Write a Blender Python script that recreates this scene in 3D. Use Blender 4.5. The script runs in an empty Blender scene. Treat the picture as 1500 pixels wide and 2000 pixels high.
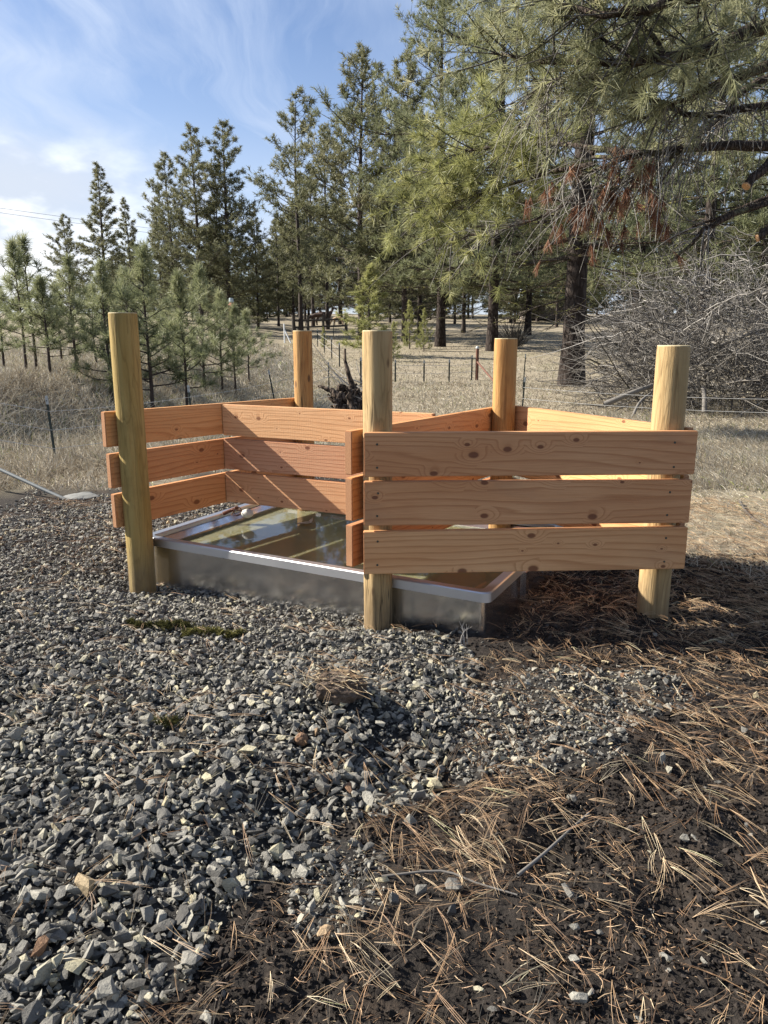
import bpy, bmesh, math, random
import numpy as np
from mathutils import Vector, Matrix

scene = bpy.context.scene
C = scene.collection
R = math.radians

# ------------------------------------------------------------------ camera
PITCH = math.atan(345 / 1503.0)
CAM_H = 1.5
cam = bpy.data.cameras.new("camera")
cam.sensor_fit = 'VERTICAL'; cam.sensor_height = 34.6; cam.sensor_width = 25.95
cam.lens = 34.6 * 1503 / 2000.0
cam.clip_start = 0.05; cam.clip_end = 3000
camo = bpy.data.objects.new("camera", cam); C.objects.link(camo)
camo.location = (0, 0, CAM_H); camo.rotation_euler = (math.pi / 2 - PITCH, 0, 0)
scene.camera = camo

# ------------------------------------------------------------------ light
SUN = Vector((-0.975, 0.222, 0)).normalized()
ELEV = R(33.5)
SKY_STRENGTH = 0.05
scene.view_settings.view_transform = 'Standard'
scene.view_settings.look = 'None'
scene.view_settings.gamma = 1
scene.view_settings.exposure = 1.42
sd = Vector((SUN.x * math.cos(ELEV), SUN.y * math.cos(ELEV), math.sin(ELEV)))
sun = bpy.data.lights.new("sun", 'SUN'); sun.energy = 5.0; sun.angle = R(0.5); sun.color = (1, 0.93, 0.82)
suno = bpy.data.objects.new("sun", sun); C.objects.link(suno)
suno.rotation_euler = sd.to_track_quat('Z', 'Y').to_euler(); suno.location = (-20, 5, 20)

world = bpy.data.worlds.new("World"); scene.world = world
world.use_nodes = True


def NT(nt):
    nodes, links = nt.nodes, nt.links

    def n(typ, **kw):
        nd = nodes.new(typ)
        ins = kw.pop('ins', {})
        for k, v in kw.items(): setattr(nd, k, v)
        for k, v in ins.items():
            if isinstance(v, bpy.types.NodeSocket): links.new(v, nd.inputs[k])
            else: nd.inputs[k].default_value = v
        return nd
    return n


def math_(n, op, a, b=None, c=None, clamp=False):
    nd = n('ShaderNodeMath', operation=op, use_clamp=clamp)
    for i, v in enumerate((a, b, c)):
        if v is None: continue
        if isinstance(v, bpy.types.NodeSocket): nd.id_data.links.new(v, nd.inputs[i])
        else: nd.inputs[i].default_value = v
    return nd.outputs[0]


def mix_(n, f, a, b, blend='MIX'):
    nd = n('ShaderNodeMix', data_type='RGBA', blend_type=blend)
    for s, v in ((nd.inputs[0], f), (nd.inputs[6], a), (nd.inputs[7], b)):
        if isinstance(v, bpy.types.NodeSocket): nd.id_data.links.new(v, s)
        else: s.default_value = (*v, 1) if isinstance(v, tuple) and len(v) == 3 else v
    return nd.outputs[2]


def ramp_(n, f, stops, interp='LINEAR'):
    nd = n('ShaderNodeValToRGB')
    nd.color_ramp.interpolation = interp
    el = nd.color_ramp.elements
    while len(el) < len(stops): el.new(0.5)
    for e, (p, c) in zip(el, stops):
        e.position = p
        e.color = (*c, 1) if isinstance(c, tuple) else (c, c, c, 1)
    nd.id_data.links.new(f, nd.inputs[0])
    return nd.outputs[0]


def noise_(n, vec, scale, detail=4, rough=0.55, dist=0.0):
    nd = n('ShaderNodeTexNoise', ins={'Scale': scale, 'Detail': detail, 'Roughness': rough, 'Distortion': dist})
    if vec is not None: nd.id_data.links.new(vec, nd.inputs['Vector'])
    return nd.outputs[0]


def map_(n, vec, scale=(1, 1, 1), loc=(0, 0, 0), rot=(0, 0, 0)):
    nd = n('ShaderNodeMapping', ins={'Vector': vec, 'Scale': scale, 'Location': loc, 'Rotation': rot})
    return nd.outputs[0]


def build_world():
    nt = world.node_tree
    nt.nodes.clear()
    n = NT(nt)
    tc = n('ShaderNodeTexCoord').outputs['Generated']
    sky = n('ShaderNodeTexSky', sky_type='NISHITA')
    sky.sun_disc = False; sky.sun_elevation = ELEV
    sky.sun_rotation = math.atan2(SUN.x, SUN.y)
    sky.air_density = 1.0; sky.dust_density = 0.4; sky.ozone_density = 2.0
    sep = n('ShaderNodeSeparateXYZ', ins={0: tc})
    x, y, z = sep.outputs
    zz = math_(n, 'ADD', math_(n, 'MAXIMUM', z, 0.0), 0.18)
    px = math_(n, 'DIVIDE', x, zz); py = math_(n, 'DIVIDE', y, zz)
    pl = n('ShaderNodeCombineXYZ', ins={0: px, 1: py, 2: 0.0}).outputs[0]
    # high thin cloud: streaks running away from the viewer, broken up by a second slower noise
    wv = n('ShaderNodeVectorMath', operation='ADD', ins={0: pl, 1: n('ShaderNodeVectorMath', operation='SCALE', ins={0: n('ShaderNodeTexNoise', ins={'Vector': pl, 'Scale': 0.9, 'Detail': 3.0}).outputs[1], 'Scale': 0.9}).outputs[0]}).outputs[0]
    a = noise_(n, map_(n, wv, scale=(2.2, 0.5, 1), rot=(0, 0, R(28)), loc=(2.3, 0.7, 0)), 1.2, 8, 0.6, 0.25)
    a2 = noise_(n, map_(n, wv, scale=(5.5, 1.0, 1), rot=(0, 0, R(40)), loc=(7.3, 1.7, 0)), 1.3, 6, 0.6, 0.2)
    b = noise_(n, map_(n, pl, loc=(5.1, 3.2, 0)), 0.9, 4, 0.55, 0.3)
    f1 = math_(n, 'MULTIPLY', ramp_(n, a, [(0.34, 0.0), (0.62, 1.0)]), ramp_(n, b, [(0.30, 0.15), (0.52, 1.0)]))
    f1 = math_(n, 'ADD', math_(n, 'MULTIPLY', f1, 0.85), math_(n, 'MULTIPLY', ramp_(n, a2, [(0.50, 0.0), (0.72, 1.0)]), 0.28), clamp=True)
    # low heaped cloud near the horizon towards the left
    v2 = map_(n, tc, scale=(3.2, 3.2, 6.5), loc=(1.4, 0.0, 0.35))
    c = noise_(n, v2, 1.5, 8, 0.6, 0.25)
    low = ramp_(n, z, [(0.0, 1.0), (0.16, 0.9), (0.25, 0.0)], 'EASE')
    lft = ramp_(n, math_(n, 'ADD', math_(n, 'MULTIPLY', x, -1.0), 0.5), [(0.66, 0.12), (0.92, 1.0)], 'EASE')
    f2 = math_(n, 'MULTIPLY', ramp_(n, c, [(0.28, 0.0), (0.46, 1.0)], 'EASE'), math_(n, 'MULTIPLY', low, lft))
    veil = ramp_(n, z, [(0.0, 0.7), (0.16, 0.35), (0.40, 0.0)], 'EASE')
    f1v = math_(n, 'MAXIMUM', f1, math_(n, 'MULTIPLY', veil, 0.8))
    cshade = ramp_(n, noise_(n, map_(n, v2, loc=(0.2, 0.1, 0.5)), 1.9, 5, 0.55), [(0.40, 0.35), (0.56, 1.0)], 'EASE')
    W = 1.0 / SKY_STRENGTH
    hazecol = (0.26 * W, 0.305 * W, 0.39 * W)
    skyc = mix_(n, 1.0, sky.outputs[0], (1.0, 1.02, 1.15), 'MULTIPLY')
    col = mix_(n, f1v, skyc, hazecol)
    lowcol = mix_(n, cshade, (0.17 * W, 0.205 * W, 0.265 * W), (0.50 * W, 0.505 * W, 0.51 * W))
    col = mix_(n, math_(n, 'MULTIPLY', f2, 0.95), col, lowcol)
    bg = n('ShaderNodeBackground', ins={'Color': col, 'Strength': SKY_STRENGTH})
    out = n('ShaderNodeOutputWorld', ins={'Surface': bg.outputs[0]})


build_world()

# ------------------------------------------------------------------ helpers
RNG = np.random.default_rng(7)


def wp(px, py, d):
    """world point seen at photo pixel (px, py), at ground distance d ahead"""
    c = np.array([(px - 750) / 1503.0, 1.0, (1000 - py) / 1503.0])
    s, co = math.sin(PITCH), math.cos(PITCH)
    r = np.array([c[0], co + s * c[2], -s + co * c[2]])
    return np.array([0, 0, CAM_H]) + r * d / r[1]


def gp(px, py, z=0.0):
    c = np.array([(px - 750) / 1503.0, 1.0, (1000 - py) / 1503.0])
    s, co = math.sin(PITCH), math.cos(PITCH)
    r = np.array([c[0], co + s * c[2], -s + co * c[2]])
    return np.array([0, 0, CAM_H]) + r * (z - CAM_H) / r[2]


def vnoise(x, y, seed=0):
    x = np.asarray(x, float); y = np.asarray(y, float)
    xi = np.floor(x).astype(np.int64); yi = np.floor(y).astype(np.int64)
    fx = x - xi; fy = y - yi
    fx = fx * fx * (3 - 2 * fx); fy = fy * fy * (3 - 2 * fy)

    def h(a, b):
        v = (a * 374761393 + b * 668265263 + seed * 974711) & 0xffffffff
        v = ((v ^ (v >> 13)) * 1274126177) & 0xffffffff
        v = v ^ (v >> 16)
        return (v & 0xffff) / 65535.0
    return (h(xi, yi) * (1 - fx) + h(xi + 1, yi) * fx) * (1 - fy) + (h(xi, yi + 1) * (1 - fx) + h(xi + 1, yi + 1) * fx) * fy


def fbm(x, y, oct=4, seed=0, gain=0.5):
    a = 1.0; t = 0; s = 0
    for i in range(oct):
        t = t + a * vnoise(x * 2 ** i, y * 2 ** i, seed + i * 17); s += a; a *= gain
    return t / s - 0.5


def sstep(a, b, x):
    t = np.clip((x - a) / (b - a), 0, 1)
    return t * t * (3 - 2 * t)


def inpoly(x, y, poly):
    ins = np.zeros(np.shape(x), bool)
    m = len(poly)
    for i in range(m):
        x0, y0 = poly[i]; x1, y1 = poly[(i + 1) % m]
        if y0 == y1: continue
        cnd = ((y0 > y) != (y1 > y)) & (x < (x1 - x0) * (y - y0) / (y1 - y0) + x0)
        ins ^= cnd
    return ins


GP = lambda L: [tuple(gp(a, b)[:2]) for a, b in L]
POLY_MAIN = GP([(-500, 2120), (120, 2120), (330, 1900), (420, 1750), (540, 1700), (640, 1600), (830, 1550), (905, 1430),
                (935, 1310), (860, 1245), (765, 1218), (700, 1130), (500, 1060), (300, 1000), (215, 985), (0, 1015), (-500, 1030)])
POLY_LOBE = GP([(940, 1330), (1150, 1306), (1330, 1325), (1370, 1385), (1250, 1430), (1220, 1490), (1000, 1530), (880, 1510), (890, 1430)])
POLY_FINE = GP([(520, 1710), (640, 1610), (770, 1640), (765, 1800), (640, 1850), (540, 1830)])
POLY_BACK = [(-1.9, 4.9), (-1.9, 6.2), (-1.2, 7.4), (0.3, 7.7), (1.6, 7.0), (1.75, 5.9), (1.35, 5.0), (0.6, 4.4), (0, 4.4)]
POLY_MUD = GP([(-300, 985), (0, 985), (60, 962), (130, 968), (250, 960), (260, 1000), (180, 1005), (0, 1020), (-300, 1035)])


def zones(x, y):
    wx = x + 0.22 * fbm(x * 3, y * 3, 3, 3); wy = y + 0.22 * fbm(x * 3, y * 3, 3, 9)
    g = np.maximum(inpoly(wx, wy, POLY_MAIN) * 1.0, inpoly(wx, wy, POLY_BACK) * 1.0)
    lobe = np.maximum(inpoly(wx, wy, POLY_LOBE), inpoly(wx, wy, POLY_FINE)) * 1.0
    mud = inpoly(wx + 0.5 * fbm(x * 2.3, y * 2.3, 3, 13), wy + 1.1 * fbm(x * 2.1, y * 2.1, 4, 19), POLY_MUD) * 1.0
    return g, lobe, mud


BUMPS = [(gp(560, 1400), 0.055, 0.42), (gp(690, 1400), 0.05, 0.10), (gp(820, 1500), -0.06, 0.20), (gp(330, 1640), 0.04, 0.3),
         (gp(560, 1620), -0.035, 0.16), (gp(1010, 1600), 0.04, 0.14), (gp(1060, 1670), -0.055, 0.10), (gp(940, 1650), -0.03, 0.12),
         (gp(1290, 1345), 0.05, 0.12), (gp(1100, 1340), 0.03, 0.22), (gp(1360, 1620), 0.03, 0.12), (gp(1320, 1780), -0.04, 0.10),
         (gp(500, 1560), 0.03, 0.2), (gp(120, 1500), 0.035, 0.35), (gp(1180, 1450), 0.025, 0.2), (gp(720, 1850), 0.02, 0.2)]


def zt(x, y, micro=True):
    x = np.asarray(x, float); y = np.asarray(y, float)
    far = np.interp(y, [-500, 26, 34, 40, 52, 65, 80, 100, 140, 260, 1200], [0, 0, 0.15, 0.43, 1.0, 1.75, 2.55, 3.4, 4.8, 8, 20])
    xt = np.interp(y, [-50, 6, 9, 13, 20, 30, 60], [-7, -5.6, -4.4, -2.9, -2.1, -2.5, -8])
    bank = 0.95 * sstep(0, 2.4, xt - x) * sstep(5.5, 10, y) + 0.5 * sstep(3, 14, xt - x) * sstep(6, 12, y)
    z = far + bank * np.interp(y, [0, 25, 60], [1, 0.8, 0.2])
    d = np.hypot(x, y)
    z = z + 0.10 * fbm(x * 0.35, y * 0.35, 3, 21) * sstep(7, 14, d)
    z = z + 0.9 * fbm(x * 0.05, y * 0.05, 3, 25) * sstep(35, 80, d)
    near = 1 - sstep(5, 9, d)
    for c, h, r in BUMPS:
        z = z + 1.5 * h * np.exp(-((x - c[0]) ** 2 + (y - c[1]) ** 2) / (r * r))
    z = z + near * 0.045 * fbm(x * 1.6, y * 1.6, 3, 31) - 0.06 * np.exp(-((x + 1.75) / 0.9) ** 2 - ((y - 4.75) / 0.75) ** 2)
    # shallow gutter along the trough wall
    q = (x - 0.525) * 0.479 + (y - 3.66) * 0.878
    al = -(x - 0.525) * 0.878 + (y - 3.66) * 0.479
    z = z - 0.055 * np.exp(-((q + 0.06) / 0.24) ** 2) * sstep(0.2, 1.5, al) * (1 - sstep(2.3, 2.9, al)) - 0.03 * np.exp(-((q + 0.06) / 0.2) ** 2) * sstep(0.2, 0.6, al) * (1 - sstep(0.7, 1.5, al))
    if micro:
        soil = near
        z = z + soil * (0.052 * fbm(x * 8, y * 8, 5, 41, 0.64)) + 0.05 * fbm(x * 3, y * 3, 4, 51) * sstep(5, 9, d) * (1 - sstep(15, 30, d))
    return z


def link(o, parent=None):
    C.objects.link(o)
    if parent is not None: o.parent = parent
    return o


def np_mesh(name, V, F, mat=None, parent=None, attrs=None, smooth=False, loc=None):
    """one mesh object out of numpy arrays; F is one (n,k) array or a list of such arrays"""
    V = np.asarray(V, np.float32).reshape(-1, 3)
    Fs = F if isinstance(F, list) else [F]
    Fs = [np.asarray(f, np.int32) for f in Fs if len(f)]
    me = bpy.data.meshes.new(name)
    me.vertices.add(len(V)); me.vertices.foreach_set('co', V.ravel())
    li = np.concatenate([f.ravel() for f in Fs])
    tot = np.concatenate([np.full(len(f), f.shape[1], np.int32) for f in Fs])
    st = np.concatenate([[0], np.cumsum(tot)[:-1]]).astype(np.int32)
    me.loops.add(len(li)); me.loops.foreach_set('vertex_index', li)
    me.polygons.add(len(tot)); me.polygons.foreach_set('loop_start', st)
    for k, a in (attrs or {}).items():
        a = np.asarray(a, np.float32)
        if a.ndim == 1:
            at = me.attributes.new(k, 'FLOAT', 'POINT'); at.data.foreach_set('value', a)
        else:
            at = me.attributes.new(k, 'FLOAT_VECTOR', 'POINT'); at.data.foreach_set('vector', a.ravel())
    me.update(calc_edges=True)
    me.polygons.foreach_set('use_smooth', np.full(len(tot), smooth, bool))
    if mat: me.materials.append(mat)
    o = bpy.data.objects.new(name, me)
    link(o, parent)
    if loc is not None: o.location = loc
    return o


def bm_obj(name, bm, mat=None, parent=None, loc=None, smooth=False, rot=None):
    me = bpy.data.meshes.new(name); bm.to_mesh(me); bm.free()
    if mat: me.materials.append(mat)
    if smooth:
        for p in me.polygons: p.use_smooth = True
    o = bpy.data.objects.new(name, me); link(o, parent)
    if loc is not None: o.location = loc
    if rot is not None: o.rotation_euler = rot
    return o


def tag(o, label=None, cat=None, group=None, kind=None):
    if label: o['label'] = label
    if cat: o['category'] = cat
    if group: o['group'] = group
    if kind: o['kind'] = kind
    return o


def thing(name, loc, label, cat, group=None, rz=0.0):
    o = bpy.data.objects.new(name, None); C.objects.link(o)
    o.empty_display_size = 0.2
    o.location = loc; o.rotation_euler = (0, 0, rz)
    return tag(o, label, cat, group)


def tubes(P, Rr, K=4, cap=False):
    """P (N,S,3) centre lines, Rr (N,S) radii -> verts, quads"""
    P = np.asarray(P, float); Rr = np.asarray(Rr, float)
    N, S, _ = P.shape
    T = np.gradient(P, axis=1)
    T /= np.linalg.norm(T, axis=2, keepdims=True) + 1e-9
    ref = np.zeros((N, 1, 3)); Tm = T.mean(axis=1)
    ref[:, 0, :] = np.where(np.abs(Tm[:, 2:3]) > 0.75, np.array([[1.0, 0, 0]]), np.array([[0, 0, 1.0]]))
    U = np.cross(T, np.broadcast_to(ref, T.shape)); U /= np.linalg.norm(U, axis=2, keepdims=True) + 1e-9
    W = np.cross(T, U)
    an = np.arange(K) * 2 * math.pi / K
    V = P[:, :, None, :] + Rr[:, :, None, None] * (np.cos(an)[None, None, :, None] * U[:, :, None, :] + np.sin(an)[None, None, :, None] * W[:, :, None, :])
    base = (np.arange(N)[:, None, None] * S + np.arange(S - 1)[None, :, None]) * K
    k = np.arange(K)[None, None, :]; k2 = (np.arange(K) + 1) % K
    q = np.stack([base + k, base + k2, base + K + k2, base + K + k], axis=-1).reshape(-1, 4)
    V = V.reshape(-1, 3)
    if cap:
        for i in range(N):
            pass
    return V, q


def join(parts):
    Vs, Fs, o = [], [], 0
    for V, F in parts:
        if len(V) == 0: continue
        Vs.append(V); Fs.append(F + o); o += len(V)
    k = {}
    for f in Fs: k.setdefault(f.shape[1], []).append(f)
    return np.concatenate(Vs), [np.concatenate(v) for v in k.values()]


def curve_pts(pts, n=12):
    """Catmull-Rom through pts"""
    P = np.array(pts, float)
    P = np.vstack([2 * P[0] - P[1], P, 2 * P[-1] - P[-2]])
    seg = len(P) - 3
    out = []
    for u in np.linspace(0, seg - 1e-6, n):
        i = int(u); t = u - i
        p0, p1, p2, p3 = P[i:i + 4]
        out.append(0.5 * (2 * p1 + (p2 - p0) * t + (2 * p0 - 5 * p1 + 4 * p2 - p3) * t * t + (3 * p1 - p0 - 3 * p2 + p3) * t ** 3))
    return np.array(out)


# ------------------------------------------------------------------ materials
def new_mat(name):
    m = bpy.data.materials.new(name); m.use_nodes = True
    m.node_tree.nodes.clear()
    return m, NT(m.node_tree)


def finish(n, **ins):
    bs = n('ShaderNodeBsdfPrincipled')
    nt = bs.id_data
    for k, v in ins.items():
        k = k.replace('_', ' ')
        if isinstance(v, bpy.types.NodeSocket): nt.links.new(v, bs.inputs[k])
        elif k == 'Subsurface Radius': bs.inputs[k].default_value = v
        elif isinstance(v, tuple) and len(v) == 3: bs.inputs[k].default_value = (*v, 1)
        else: bs.inputs[k].default_value = v
    n('ShaderNodeOutputMaterial', ins={'Surface': bs.outputs[0]})
    return bs


def bump_(n, h, strength=0.5, dist=0.01):
    return n('ShaderNodeBump', ins={'Height': h, 'Strength': strength, 'Distance': dist}).outputs[0]


def hsv_(n, col, h=0.5, s=1.0, v=1.0):
    nd = n('ShaderNodeHueSaturation')
    for k, x in (('Hue', h), ('Saturation', s), ('Value', v), ('Color', col)):
        if isinstance(x, bpy.types.NodeSocket): nd.id_data.links.new(x, nd.inputs[k])
        else: nd.inputs[k].default_value = x
    return nd.outputs[0]


def mat_wood(name, light, mid, dark, knots=1.0, saw=0.0):
    m, n = new_mat(name)
    tc = n('ShaderNodeTexCoord').outputs['Object']
    rnd = n('ShaderNodeObjectInfo').outputs['Random']
    off = n('ShaderNodeCombineXYZ', ins={0: math_(n, 'MULTIPLY', rnd, 37.0), 1: math_(n, 'MULTIPLY', rnd, 11.0), 2: math_(n, 'MULTIPLY', rnd, 5.0)}).outputs[0]
    v = n('ShaderNodeVectorMath', operation='ADD', ins={0: tc, 1: off}).outputs[0]
    sep = n('ShaderNodeSeparateXYZ', ins={0: tc}); X, Y, Z = sep.outputs
    # knots
    vs_ = n('ShaderNodeSeparateXYZ', ins={0: v}).outputs
    kv = n('ShaderNodeCombineXYZ', ins={0: math_(n, 'MULTIPLY', vs_[0], 5.5), 1: math_(n, 'MULTIPLY', vs_[2], 9.0), 2: 0.0}).outputs[0]
    vo = n('ShaderNodeTexVoronoi', feature='F1', voronoi_dimensions='2D', ins={'Vector': kv, 'Scale': 1.0, 'Randomness': 0.95})
    kd = vo.outputs['Distance']
    krnd = n('ShaderNodeSeparateColor', ins={0: vo.outputs['Color']}).outputs[0]
    act = math_(n, 'GREATER_THAN', krnd, 0.56)
    ks = math_(n, 'ADD', math_(n, 'MULTIPLY', krnd, 0.40), -0.195)
    kd2 = math_(n, 'DIVIDE', kd, ks)
    kmask = math_(n, 'MULTIPLY', ramp_(n, math_(n, 'MULTIPLY', kd2, 0.5), [(0.30, 1.0), (0.52, 0.0)], 'EASE'), act)
    kring = math_(n, 'MULTIPLY', ramp_(n, math_(n, 'MULTIPLY', kd2, 0.25), [(0.1, 1.0), (1.0, 0.0)], 'EASE'), act)
    # grain lines: contours of a slowly varying field stretched along the board
    g = noise_(n, map_(n, v, scale=(0.42, 1.0, 4.2)), 1.0, 2, 0.5, 0.2)
    g2 = noise_(n, map_(n, v, scale=(1.6, 6.0, 22.0)), 1.0, 3, 0.5)
    field = math_(n, 'ADD', math_(n, 'MULTIPLY', g, 9.0), math_(n, 'MULTIPLY', Z, 30.0))
    field = math_(n, 'ADD', field, math_(n, 'MULTIPLY', Y, 60.0))
    field = math_(n, 'ADD', field, math_(n, 'MULTIPLY', kring, 2.4))
    field = math_(n, 'ADD', field, math_(n, 'MULTIPLY', g2, 0.9))
    fr = math_(n, 'FRACT', field)
    line = ramp_(n, fr, [(0.0, 0.1), (0.55, 0.25), (0.86, 1.0), (1.0, 0.1)])
    fib = noise_(n, map_(n, v, scale=(7.0, 120.0, 300.0)), 1.0, 3, 0.6)
    tone = noise_(n, map_(n, v, scale=(0.8, 2.0, 3.5)), 1.0, 4, 0.6)
    col = mix_(n, ramp_(n, tone, [(0.3, 0.0), (0.7, 1.0)]), light, mid)
    col = mix_(n, math_(n, 'MULTIPLY', line, 0.62), col, dark)
    col = mix_(n, math_(n, 'MULTIPLY', ramp_(n, fib, [(0.42, 0.0), (0.75, 1.0)]), 0.35), col, dark)
    if knots:
        col = mix_(n, math_(n, 'MULTIPLY', kmask, 0.9 * knots), col, (0.16, 0.055, 0.025))
    # dirt smudges
    dn = noise_(n, map_(n, v, scale=(1.5, 1, 4), loc=(9, 3, 1)), 1.0, 5, 0.65)
    col = mix_(n, math_(n, 'MULTIPLY', ramp_(n, dn, [(0.55, 0.0), (0.75, 1.0)]), 0.28), col, (0.22, 0.15, 0.10))
    col = hsv_(n, col, math_(n, 'ADD', math_(n, 'MULTIPLY', rnd, 0.016), 0.496), 1.0, math_(n, 'ADD', math_(n, 'MULTIPLY', rnd, 0.34), 0.82))
    h = math_(n, 'ADD', math_(n, 'MULTIPLY', line, -0.25), math_(n, 'MULTIPLY', fib, 0.6))
    if saw:
        sw = n('ShaderNodeTexWave', wave_type='BANDS', bands_direction='X', ins={'Vector': tc, 'Scale': 22.0, 'Distortion': 1.5, 'Detail': 2.0}).outputs[1]
        sw2 = noise_(n, map_(n, v, scale=(60, 1, 25)), 1.0, 2, 0.6)
        h = math_(n, 'ADD', h, math_(n, 'MULTIPLY', math_(n, 'MULTIPLY', sw, sw2), saw))
    finish(n, Base_Color=col, Roughness=0.62, Normal=bump_(n, h, 0.55, 0.004), **{'Specular_IOR_Level': 0.3})
    return m


def mat_endgrain(name, light, dark):
    m, n = new_mat(name)
    tc = n('ShaderNodeTexCoord').outputs['Object']
    rnd = n('ShaderNodeObjectInfo').outputs['Random']
    off = n('ShaderNodeCombineXYZ', ins={0: 0.0, 1: math_(n, 'ADD', math_(n, 'MULTIPLY', rnd, 0.12), 0.02), 2: math_(n, 'MULTIPLY', rnd, 0.2)}).outputs[0]
    v = n('ShaderNodeVectorMath', operation='ADD', ins={0: tc, 1: off}).outputs[0]
    s = n('ShaderNodeSeparateXYZ', ins={0: v})
    nz = noise_(n, v, 14.0, 2)
    r = math_(n, 'SQRT', math_(n, 'ADD', math_(n, 'POWER', math_(n, 'ABSOLUTE', s.outputs[1]), 2.0), math_(n, 'POWER', math_(n, 'ABSOLUTE', s.outputs[2]), 2.0)))
    fr = math_(n, 'FRACT', math_(n, 'ADD', math_(n, 'MULTIPLY', r, 190.0), math_(n, 'MULTIPLY', nz, 2.0)))
    col = mix_(n, ramp_(n, fr, [(0.2, 0.0), (0.8, 1.0)]), light, dark)
    finish(n, Base_Color=col, Roughness=0.8, Normal=bump_(n, fr, 0.3, 0.002))
    return m


def mat_post(name, light, mid, dark):
    m, n = new_mat(name)
    tc = n('ShaderNodeTexCoord').outputs['Object']
    rnd = n('ShaderNodeObjectInfo').outputs['Random']
    off = n('ShaderNodeCombineXYZ', ins={0: math_(n, 'MULTIPLY', rnd, 7.0), 1: math_(n, 'MULTIPLY', rnd, 3.0), 2: math_(n, 'MULTIPLY', rnd, 23.0)}).outputs[0]
    v = n('ShaderNodeVectorMath', operation='ADD', ins={0: tc, 1: off}).outputs[0]
    fib = noise_(n, map_(n, v, scale=(90, 90, 5)), 1.0, 5, 0.6)
    st = noise_(n, map_(n, v, scale=(14, 14, 1.2)), 1.0, 4, 0.6, 0.4)
    bl = noise_(n, map_(n, v, scale=(5, 5, 3)), 1.0, 5, 0.65)
    lines = math_(n, 'FRACT', math_(n, 'ADD', math_(n, 'MULTIPLY', noise_(n, map_(n, v, scale=(10, 10, 1.1)), 1.0, 2, 0.5, 0.3), 9.0), math_(n, 'MULTIPLY', fib, 0.5)))
    ln = ramp_(n, lines, [(0.0, 0.0), (0.7, 0.2), (0.9, 1.0), (1.0, 0.0)])
    vo = n('ShaderNodeTexVoronoi', feature='F1', ins={'Vector': map_(n, v, scale=(9, 9, 4.2)), 'Scale': 1.0})
    kr = n('ShaderNodeSeparateColor', ins={0: vo.outputs['Color']}).outputs[0]
    km = math_(n, 'MULTIPLY', ramp_(n, vo.outputs['Distance'], [(0.09, 1.0), (0.17, 0.0)], 'EASE'), math_(n, 'GREATER_THAN', kr, 0.66))
    col = mix_(n, ramp_(n, st, [(0.3, 0.0), (0.68, 1.0)]), light, mid)
    col = mix_(n, math_(n, 'MULTIPLY', ln, 0.45), col, dark)
    col = mix_(n, math_(n, 'MULTIPLY', ramp_(n, bl, [(0.52, 0.0), (0.72, 1.0)]), 0.5), col, dark)
    col = mix_(n, math_(n, 'MULTIPLY', km, 0.85), col, (0.09, 0.045, 0.02))
    sz_ = n('ShaderNodeSeparateXYZ', ins={0: tc}).outputs[2]
    spl = math_(n, 'SUBTRACT', math_(n, 'ADD', 0.16, math_(n, 'MULTIPLY', noise_(n, map_(n, v, scale=(12, 12, 6)), 1.0, 4, 0.6), 0.22)), sz_)
    spm = ramp_(n, math_(n, 'MULTIPLY', spl, 4.0), [(0.0, 0.0), (0.9, 1.0)])
    col = mix_(n, math_(n, 'MULTIPLY', spm, 0.6), col, (0.12, 0.09, 0.06))
    fx = noise_(n, map_(n, v, scale=(40, 40, 2.2), loc=(3, 9, 2)), 1.0, 4, 0.7)
    col = mix_(n, math_(n, 'MULTIPLY', ramp_(n, fx, [(0.54, 0.0), (0.66, 1.0)]), 0.45), col, dark)
    col = mix_(n, math_(n, 'MULTIPLY', ramp_(n, fx, [(0.30, 1.0), (0.42, 0.0)]), 0.4), col, light)
    # a few drying cracks
    ck = noise_(n, map_(n, v, scale=(26, 26, 0.9), loc=(4, 1, 0)), 1.0, 2, 0.5)
    ckm = ramp_(n, math_(n, 'ABSOLUTE', math_(n, 'SUBTRACT', ck, 0.5)), [(0.0, 1.0), (0.014, 0.0)])
    ckm = math_(n, 'MULTIPLY', ckm, ramp_(n, noise_(n, map_(n, v, scale=(3, 3, 1.5)), 1.0, 2), [(0.5, 0.0), (0.6, 1.0)]))
    col = mix_(n, math_(n, 'MULTIPLY', ckm, 0.8), col, (0.06, 0.04, 0.02))
    h = math_(n, 'ADD', math_(n, 'MULTIPLY', fib, 0.7), math_(n, 'MULTIPLY', ckm, -1.5))
    finish(n, Base_Color=col, Roughness=0.75, Normal=bump_(n, math_(n, 'ADD', h, math_(n, 'MULTIPLY', fx, 1.2)), 0.7, 0.006), **{'Specular_IOR_Level': 0.25})
    return m


def mat_steel(name, c1, c2, r0, r1, bump):
    m, n = new_mat(name)
    tc = n('ShaderNodeTexCoord').outputs['Object']
    w = noise_(n, map_(n, tc, scale=(7, 7, 3)), 1.0, 1, 0.4, 0.4)
    fine = noise_(n, map_(n, tc, scale=(22, 22, 160)), 1.0, 2, 0.5)
    stn = noise_(n, map_(n, tc, scale=(2.2, 2.2, 1.0)), 1.0, 4, 0.55)
    col = mix_(n, ramp_(n, stn, [(0.35, 0.0), (0.70, 1.0)]), c1, c2)
    rg = ramp_(n, math_(n, 'ADD', math_(n, 'MULTIPLY', fine, 0.15), math_(n, 'MULTIPLY', stn, 0.85)), [(0.3, r0), (0.7, r1)])
    finish(n, Base_Color=col, Metallic=1.0, Roughness=rg, Normal=bump_(n, w, bump, 0.02))
    return m


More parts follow.
